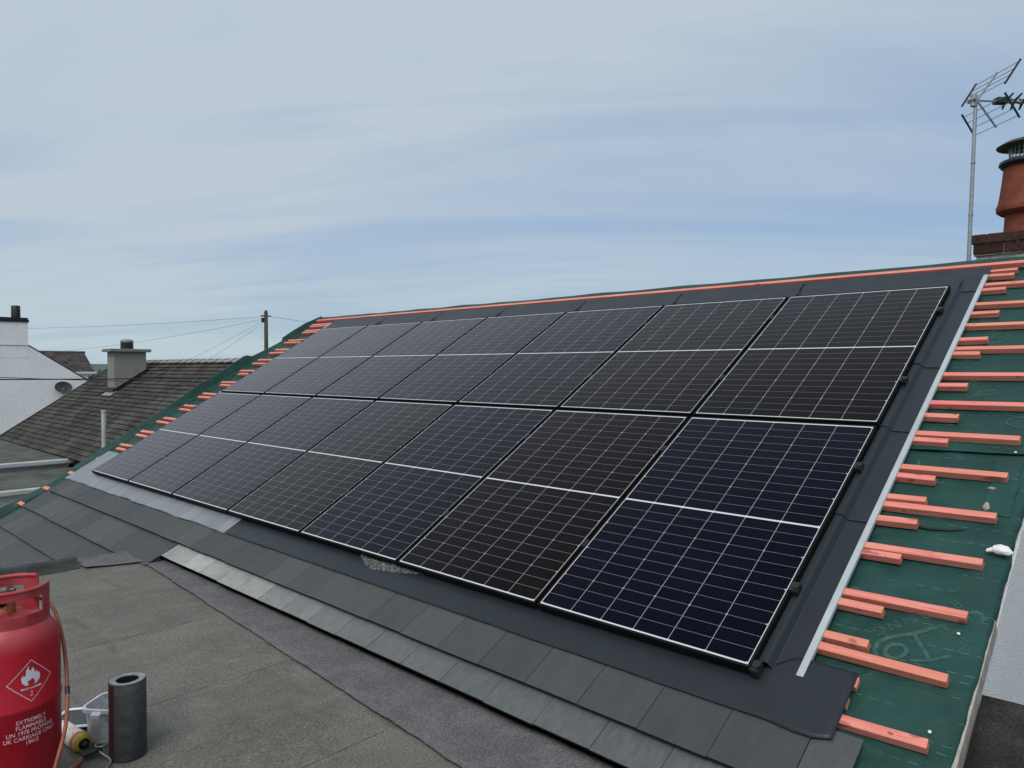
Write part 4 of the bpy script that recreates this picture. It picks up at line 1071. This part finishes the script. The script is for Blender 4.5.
mb.tube([d2 * -.02 + Vector((0, 0, .775)), d2 * .05 + Vector((0, 0, .76)), d2 * .075 + Vector((0, 0, .745))], [.018, .020, .012], 10); mb.tube([dv * -.05 + Vector((0, 0, .76)), dv * .01 + Vector((0, 0, .772))], .012, 8)
link('regulator', mb.mesh('regulator', MAT['black'], True), gc)
# wrapped printing: x runs round the body, y up it
LA = VA + 0.40 
def wrap(x, y, dr=0.0006): a = LA + x / RAD; return (math.cos(a) * (RAD + dr), math.sin(a) * (RAD + dr), y)
def wrap_mesh(name, me, mat, parent):
    bm = bmesh.new(); bm.from_mesh(me)
    for _ in range(2): bmesh.ops.subdivide_edges(bm, edges=[e for e in bm.edges if e.calc_length() > .006], cuts=1)
    for v in bm.verts: v.co = wrap(v.co.x, v.co.y)
    bmesh.ops.recalc_face_normals(bm, faces=bm.faces)
    bm.to_mesh(me); bm.free(); me.materials.clear(); me.materials.append(mat)
    return link(name, me, parent)
lines = [('EXTREMELY', .326), ('FLAMMABLE', .306), ('UN 1978 PROPANE', .286), ('UK CARRIAGE ONLY', .266), ('19KG', .246)]
for t_, y_ in lines + [('2', .420)]:
    m_ = text_mesh(t_, .0208 if t_ != '2' else .026, 1.0, bold=.0002)
    for v in m_.vertices: v.co = (v.co.x * 0.92, v.co.y + y_, 0)
    wrap_mesh('lettering', m_, MAT['label'], gc)
mb = MB(); q = .078; cy_ = .475; P = [(0, cy_ - q), (q, cy_), (0, cy_ + q), (-q, cy_)]
for i in range(4):
    a, b = Vector(P[i]), Vector(P[(i + 1) % 4]); n = 12
    ia, ib = Vector((0, cy_)) + (a - Vector((0, cy_))) * .945, Vector((0, cy_)) + (b - Vector((0, cy_))) * .945
    for k_ in range(n):
        f0, f1 = k_ / n, (k_ + 1) / n; c = [a.lerp(b, f0), a.lerp(b, f1), ia.lerp(ib, f1), ia.lerp(ib, f0)]
        mb.quad(*[(p.x, p.y, 0) for p in c])
wrap_mesh('hazard_diamond', mb.mesh('hazard_diamond', MAT['label']), MAT['label'], gc)
fl = [(-.020, .462), (-.030, .474), (-.033, .490), (-.026, .503), (-.025, .493), (-.018, .500), (-.017, .515), (-.008, .532), (-.008, .518), (.000, .512), (.003, .524), (.010, .515), (.012, .500), (.019, .509), (.021, .498), (.027, .500), (.031, .486), (.029, .473), (.018, .462), (.008, .460), (.013, .468), (.009, .478), (.002, .484), (-.004, .476), (-.010, .480), (-.012, .470), (-.008, .461)]
mb = MB(); i = len(mb.v); mb.v += [Vector((x, y, 0)) for x, y in fl]; mb.face(range(i, i + len(fl)))
mb.quad((-.034, .447, 0), (.034, .447, 0), (.034, .453, 0), (-.034, .453, 0))
me = mb.mesh('flame_symbol', MAT['flame']); bm = bmesh.new(); bm.from_mesh(me); bmesh.ops.triangulate(bm, faces=bm.faces); bm.to_mesh(me); bm.free()
wrap_mesh('flame_symbol', me, MAT['flame'], gc)

# hose from the valve, over the collar and down beside the cylinder
def smooth_pts(P, n=8):
    P = [Vector(p) for p in P]; Q = []
    for i in range(len(P) - 1):
        p0, p1, p2, p3 = P[max(i - 1, 0)], P[i], P[i + 1], P[min(i + 2, len(P) - 1)]
        for k_ in range(n):
            t = k_ / n
            Q.append(0.5 * ((2 * p1) + (p2 - p0) * t + (2 * p0 - 5 * p1 + 4 * p2 - p3) * t * t + (3 * p1 - p0 - 3 * p2 + p3) * t ** 3))
    return Q + [P[-1]]
hp = [GC + dv * .07 + Vector((0, 0, .757)), (-1.996, -2.033, .309), (-1.985, -2.000, .288), (-1.950, -1.980, .25), (-1.900, -1.974, .185), (-1.855, -1.973, .111), (-1.766, -1.989, -.006), (-1.679, -2.019, -.099), (-1.607, -2.063, -.174), (-1.53, -2.13, -.29), (-1.50, -2.20, -.385), (-1.62, -2.42, -.389), (-1.9, -2.55, -.389)]
mb = MB(); mb.tube(smooth_pts(hp), .0068, 10)
hs = link('gas_hose', mb.mesh('gas_hose', MAT['hose'], True)); tag(hs, 'orange-brown rubber gas hose hanging down beside the red cylinder', 'hose')
mb = MB(); mb.tube([(-1.775, -1.987, .005), (-1.757, -1.991, -.017)], .0085, 10); link('tape_wrap', mb.mesh('tape_wrap', MAT['black'], True), hs)

# ------------------------------------------------------------------ felt roll, tub, can, seam roller
rc = Vector((-1.893, -1.735, -0.396))
rr_ = empty('felt_roll', rc, 'dark grey roll of roofing felt standing on end on the flat roof', 'felt roll')
mb = MB(); mb.lathe([(.044, .0), (.068, .0), (.0705, .004), (.0705, .313), (.068, .318)], 56)
link('roll', mb.mesh('roll', MAT['roll'], True), rr_)
mb = MB(); P = []
for k_ in range(5 * 40 + 1):       # wound edge, a spiral
    a = 2 * math.pi * k_ / 40; r_ = .044 + (.0685 - .044) * k_ / 200; P.append((r_ * math.cos(a), r_ * math.sin(a), .3175))
for p, q in zip(P, P[1:]):
    d = Vector(p).normalized() * .0029; d.z = 0
    mb.quad(Vector(p) - d, Vector(q) - d, Vector(q) + d, Vector(p) + d)
mb.lathe([(.044, .0), (.044, .316), (.0685, .316)], 56)
link('wound_end', mb.mesh('wound_end', MAT['rolltop'], False), rr_)
mb = MB(); mb.lathe([(.0435, .002), (.0435, .312)], 40); link('core', mb.mesh('core', MAT['black'], True), rr_)
va = math.atan2(CAM.y - rc.y, CAM.x - rc.x)
mb = MB(); mb.grid(8, 1, lambda a, c: (math.cos(va - 1.42 + .62 * a) * .0713, math.sin(va - 1.42 + .62 * a) * .0713, .004 + c * .307)); link('selvedge', mb.mesh('selvedge', MAT['rolltape'], True), rr_)

tc_ = Vector((-2.10, -1.735, -0.396))
tb = empty('plastic_tub', tc_, 'cloudy white plastic tub partly hidden behind the felt roll', 'tub', rot=(0, 0, R(38)))
def rrect(hx, hy, rad, z, n=6):
    P = []
    for cx_, cy_, a0 in ((hx - rad, hy - rad, 0), (-hx + rad, hy - rad, 90), (-hx + rad, -hy + rad, 180), (hx - rad, -hy + rad, 270)):
        for i in range(n + 1):
            a = R(a0 + 90 * i / n); P.append((cx_ + rad * math.cos(a), cy_ + rad * math.sin(a), z))
    return P
def loft(mb, rings, closed_bottom=True):
    b = len(mb.v); n = len(rings[0])
    for r_ in rings: mb.v += [Vector(p) for p in r_]
    for k_ in range(len(rings) - 1):
        for j in range(n): mb.face((b + k_ * n + j, b + k_ * n + (j + 1) % n, b + (k_ + 1) * n + (j + 1) % n, b + (k_ + 1) * n + j))
    if closed_bottom: mb.face([b + j for j in range(n)][::-1])
mb = MB(); loft(mb, [rrect(.066, .066, .03, 0), rrect(.080, .080, .038, .155), rrect(.077, .077, .036, .155), rrect(.067, .067, .018, .006)])
mb.face([len(mb.v) - 28 + j for j in range(28)])
link('tub_body', mb.mesh('tub_body', MAT['tub'], True), tb)
mb = MB(); loft(mb, [rrect(.081, .081, .038, .140), rrect(.089, .089, .042, .142), rrect(.089, .089, .042, .157), rrect(.079, .079, .038, .158)], False)
mb.box(-.083, -.10 + .0, -.02, .02, .12, .127) if False else None
mb.hexa([(-.02, -.108, .130), (.02, -.108, .130), (.02, -.086, .136), (-.02, -.086, .136), (-.02, -.108, .144), (.02, -.108, .144), (.02, -.086, .152), (-.02, -.086, .152)])
link('tub_rim', mb.mesh('tub_rim', MAT['tubrim'], True), tb)
ld = empty('tub_lid', (-2.34, -1.79, -0.397), 'grey plastic tub lid lying behind the printed can', 'lid', rot=(R(6), R(-4), R(44)))
mb = MB(); loft(mb, [rrect(.095, .070, .026, .018), rrect(.095, .070, .026, .024)]); mb.face([28 + j for j in range(28)]); link('lid_plate', mb.mesh('lid_plate', MAT['dish'], True), ld)
mb = MB(); P = rrect(.098, .073, .028, .026); mb.tube(P + [P[0]], .006, 6); link('lid_rim', mb.mesh('lid_rim', MAT['tubrim'], True), ld)

can_tip = Vector((-2.024, -1.859, -0.357)); can_tail = can_tip + (Vector((-2.334, -1.90, -0.355)) - can_tip).normalized() * 0.225
axc = (can_tip - can_tail).normalized()
cn = empty('spray_can', can_tail, 'white printed can with yellow shoulder lying on its side beside the red cylinder', 'can')
q = axc.to_track_quat('Z', 'Y').to_euler()
mb = MB(); mb.lathe([(0, 0), (.030, 0), (.036, .004), (.037, .012), (.037, .192)], 36)
o = link('can_body', mb.mesh('can_body', MAT['can'], True), cn); o.rotation_euler = q
mb = MB(); mb.lathe([(.0375, .190), (.0375, .199), (.036, .206), (.030, .213), (.014, .217), (.0, .2175)], 36)
o = link('can_shoulder', mb.mesh('can_shoulder', MAT['yellow'], True), cn); o.rotation_euler = q
mb = MB(); mb.lathe([(.023, .214), (.022, .220), (.013, .221), (.013, .236), (.009, .240), (0, .240)], 20)
o = link('nozzle', mb.mesh('nozzle', MAT['black'], True), cn); o.rotation_euler = q
sl = empty('seam_roller', (-1.95, -1.86, -0.395), 'black seam roller with bent steel wire and wooden handle below the can', 'seam roller')
A = Vector((-1.975, -1.885, -0.374)); B_ = Vector((-1.968, -1.815, -0.366))
dd = (B_ - A).normalized(); nn = dd.cross(Vector((0, 0, 1))).normalized()
mb = MB(); mb.hexa([tuple(A - nn * .024 - Vector((0, 0, .008))), tuple(B_ - nn * .022 - Vector((0, 0, .008))), tuple(B_ + nn * .022 - Vector((0, 0, .008))), tuple(A + nn * .024 - Vector((0, 0, .008))),
                    tuple(A - nn * .024 + Vector((0, 0, .008))), tuple(B_ - nn * .022 + Vector((0, 0, .008))), tuple(B_ + nn * .022 + Vector((0, 0, .008))), tuple(A + nn * .024 + Vector((0, 0, .008)))])
o = wpart('roller_cheek', mb, MAT['black'], sl); bevel(o, .003)
mb = MB(); mb.tube(smooth_pts([(-1.966, -1.831, -.366), (-1.932, -1.822, -.376), (-1.912, -1.812, -.384), (-1.884, -1.806, -.389), (-1.860, -1.815, -.391), (-1.82, -1.845, -.391)], 6), .0042, 8)
mb.tube([B_ + Vector((math.cos(t * .5) * .022, math.sin(t * .5) * .022, .014)) for t in range(14)], .003, 6)
wpart('wire_frame', mb, MAT['galv'], sl, True)
mb = MB(); mb.tube([(-1.955, -1.892, -.380), (-1.93, -1.92, -.384), (-1.87, -1.99, -.384)], [.010, .013, .012], 10); wpart('handle', mb, MAT['woodhandle'], sl, True)

# ------------------------------------------------------------------ loose bits
def lump(name, u, b, w_, size, mat, label, cat, seed, sq=(1, 1, .6), group=None):
    bm = bmesh.new(); bmesh.ops.create_icosphere(bm, subdivisions=3, radius=1)
    for v in bm.verts:
        n = 1 + .35 * mnoise.noise(v.co * 1.3 + Vector((seed, 0, 0))) + .12 * mnoise.noise(v.co * 4 + Vector((0, seed, 0)))
        v.co = Vector((v.co.x * sq[0] * n * size, v.co.y * sq[1] * n * size, v.co.z * sq[2] * n * size))
    me = bpy.data.meshes.new(name); bm.to_mesh(me); bm.free(); me.materials.append(mat)
    return tag(link(name, me, None, RF(u, b, w_), (PITCH, 0, 0)), label, cat, group)
lump('mortar_crumb', 0.610, 1.285, -0.085, 0.017, MAT['stone'], 'larger upright mortar crumb lying on the green membrane between two battens', 'mortar crumb', 2, (.8, 1.5, .7), 'mortar crumbs on the membrane')
lump('mortar_crumb', 0.607, 1.43, -0.087, 0.012, MAT['stone'], 'smaller mortar crumb on the green membrane, just below a long batten', 'mortar crumb', 5, (1.3, .7, .5), 'mortar crumbs on the membrane')
lump('nail_head', 0.652, 0.012, -0.089, 0.006, MAT['rag'], 'white nail head in the membrane beside the lowest batten', 'nail', 1, (1, 1, .5), 'nail heads in the membrane')
lump('nail_head', 0.650, 0.490, -0.089, 0.006, MAT['rag'], 'white nail head on the outlined arrow of the membrane print', 'nail', 3, (1, 1, .5), 'nail heads in the membrane')
lump('nail_head', 0.660, 1.735, -0.084, 0.006, MAT['rag'], 'white nail head in the membrane lap near the right verge', 'nail', 4, (1, 1, .5), 'nail heads in the membrane')
# crumpled white plastic scrap on the verge
mb = MB()
def scrap(a, c):
    L_ = [(0.664, .009), (0.678, .011), (0.69, .018), (0.715, .025), (0.742, .022), (0.760, .005)]
    k_ = a * 5; i = min(int(k_), 4); f = k_ - i; u = L_[i][0] + (L_[i + 1][0] - L_[i][0]) * f; hw = L_[i][1] + (L_[i + 1][1] - L_[i][1]) * f
    t = 2 * math.pi * c; cr = 1 + .22 * mnoise.noise(Vector((a * 6, math.cos(t) * 2, math.sin(t) * 2)))
    return (u, 0.975 + .012 * math.sin(a * 3) + math.cos(t) * hw * cr, -0.072 + math.sin(t) * hw * .75 * cr + (.004 if a > .3 else 0))
mb.grid(20, 20, scrap)
o = link('plastic_scrap', mb.mesh('plastic_scrap', MAT['rag'], True), None, (0, 0, 0), (PITCH, 0, 0)); tag(o, 'crumpled white plastic scrap lying on the right-hand verge', 'plastic scrap')
# fleece squeezed out under the panels
mb = MB()
FE = [(0, .012), (.10, -.020), (.22, -.062), (.34, -.088), (.40, -.082), (.50, -.066), (.62, -.060), (.70, -.045), (.82, -.030), (.92, -.012), (1, .004)]
def fleece(a, c):
    u = -2.80 + a * 0.72
    for (a0, e0), (a1, e1) in zip(FE, FE[1:]):
        if a0 <= a <= a1: e = e0 + (e1 - e0) * (a - a0) / (a1 - a0); break
    b = 0.02 + (e - 0.02) * c
    return (u + .008 * c * mnoise.noise(Vector((a * 40, c * 9, 0))), b + .016 * c * c * mnoise.noise(Vector((a * 55, 0, 3))), -0.050 + .018 * math.sin(c * 3.1) * (.5 + .9 * mnoise.noise(Vector((a * 16, c * 3, 7)))) + .010 * mnoise.noise(Vector((a * 50, c * 12, 1))))
mb.grid(150, 24, fleece)
rf = random.Random(4)
for k_ in range(90):
    a = rf.random(); c = rf.uniform(.2, 1.0); p = Vector(fleece(a, c)); q = p + Vector((rf.uniform(-.025, .025), rf.uniform(-.022, .012), rf.uniform(.0, .012)))
    mb.tube([p, (p + q) / 2 + Vector((0, 0, rf.uniform(0, .008))), q], [.002, .0016, .0006], 4)
o = link('fleece_scrap', mb.mesh('fleece_scrap', MAT['wool'], True), None, (0, 0, 0), (PITCH, 0, 0)); tag(o, 'ragged grey fleece scrap poking out under the lower solar panels', 'fleece scrap')
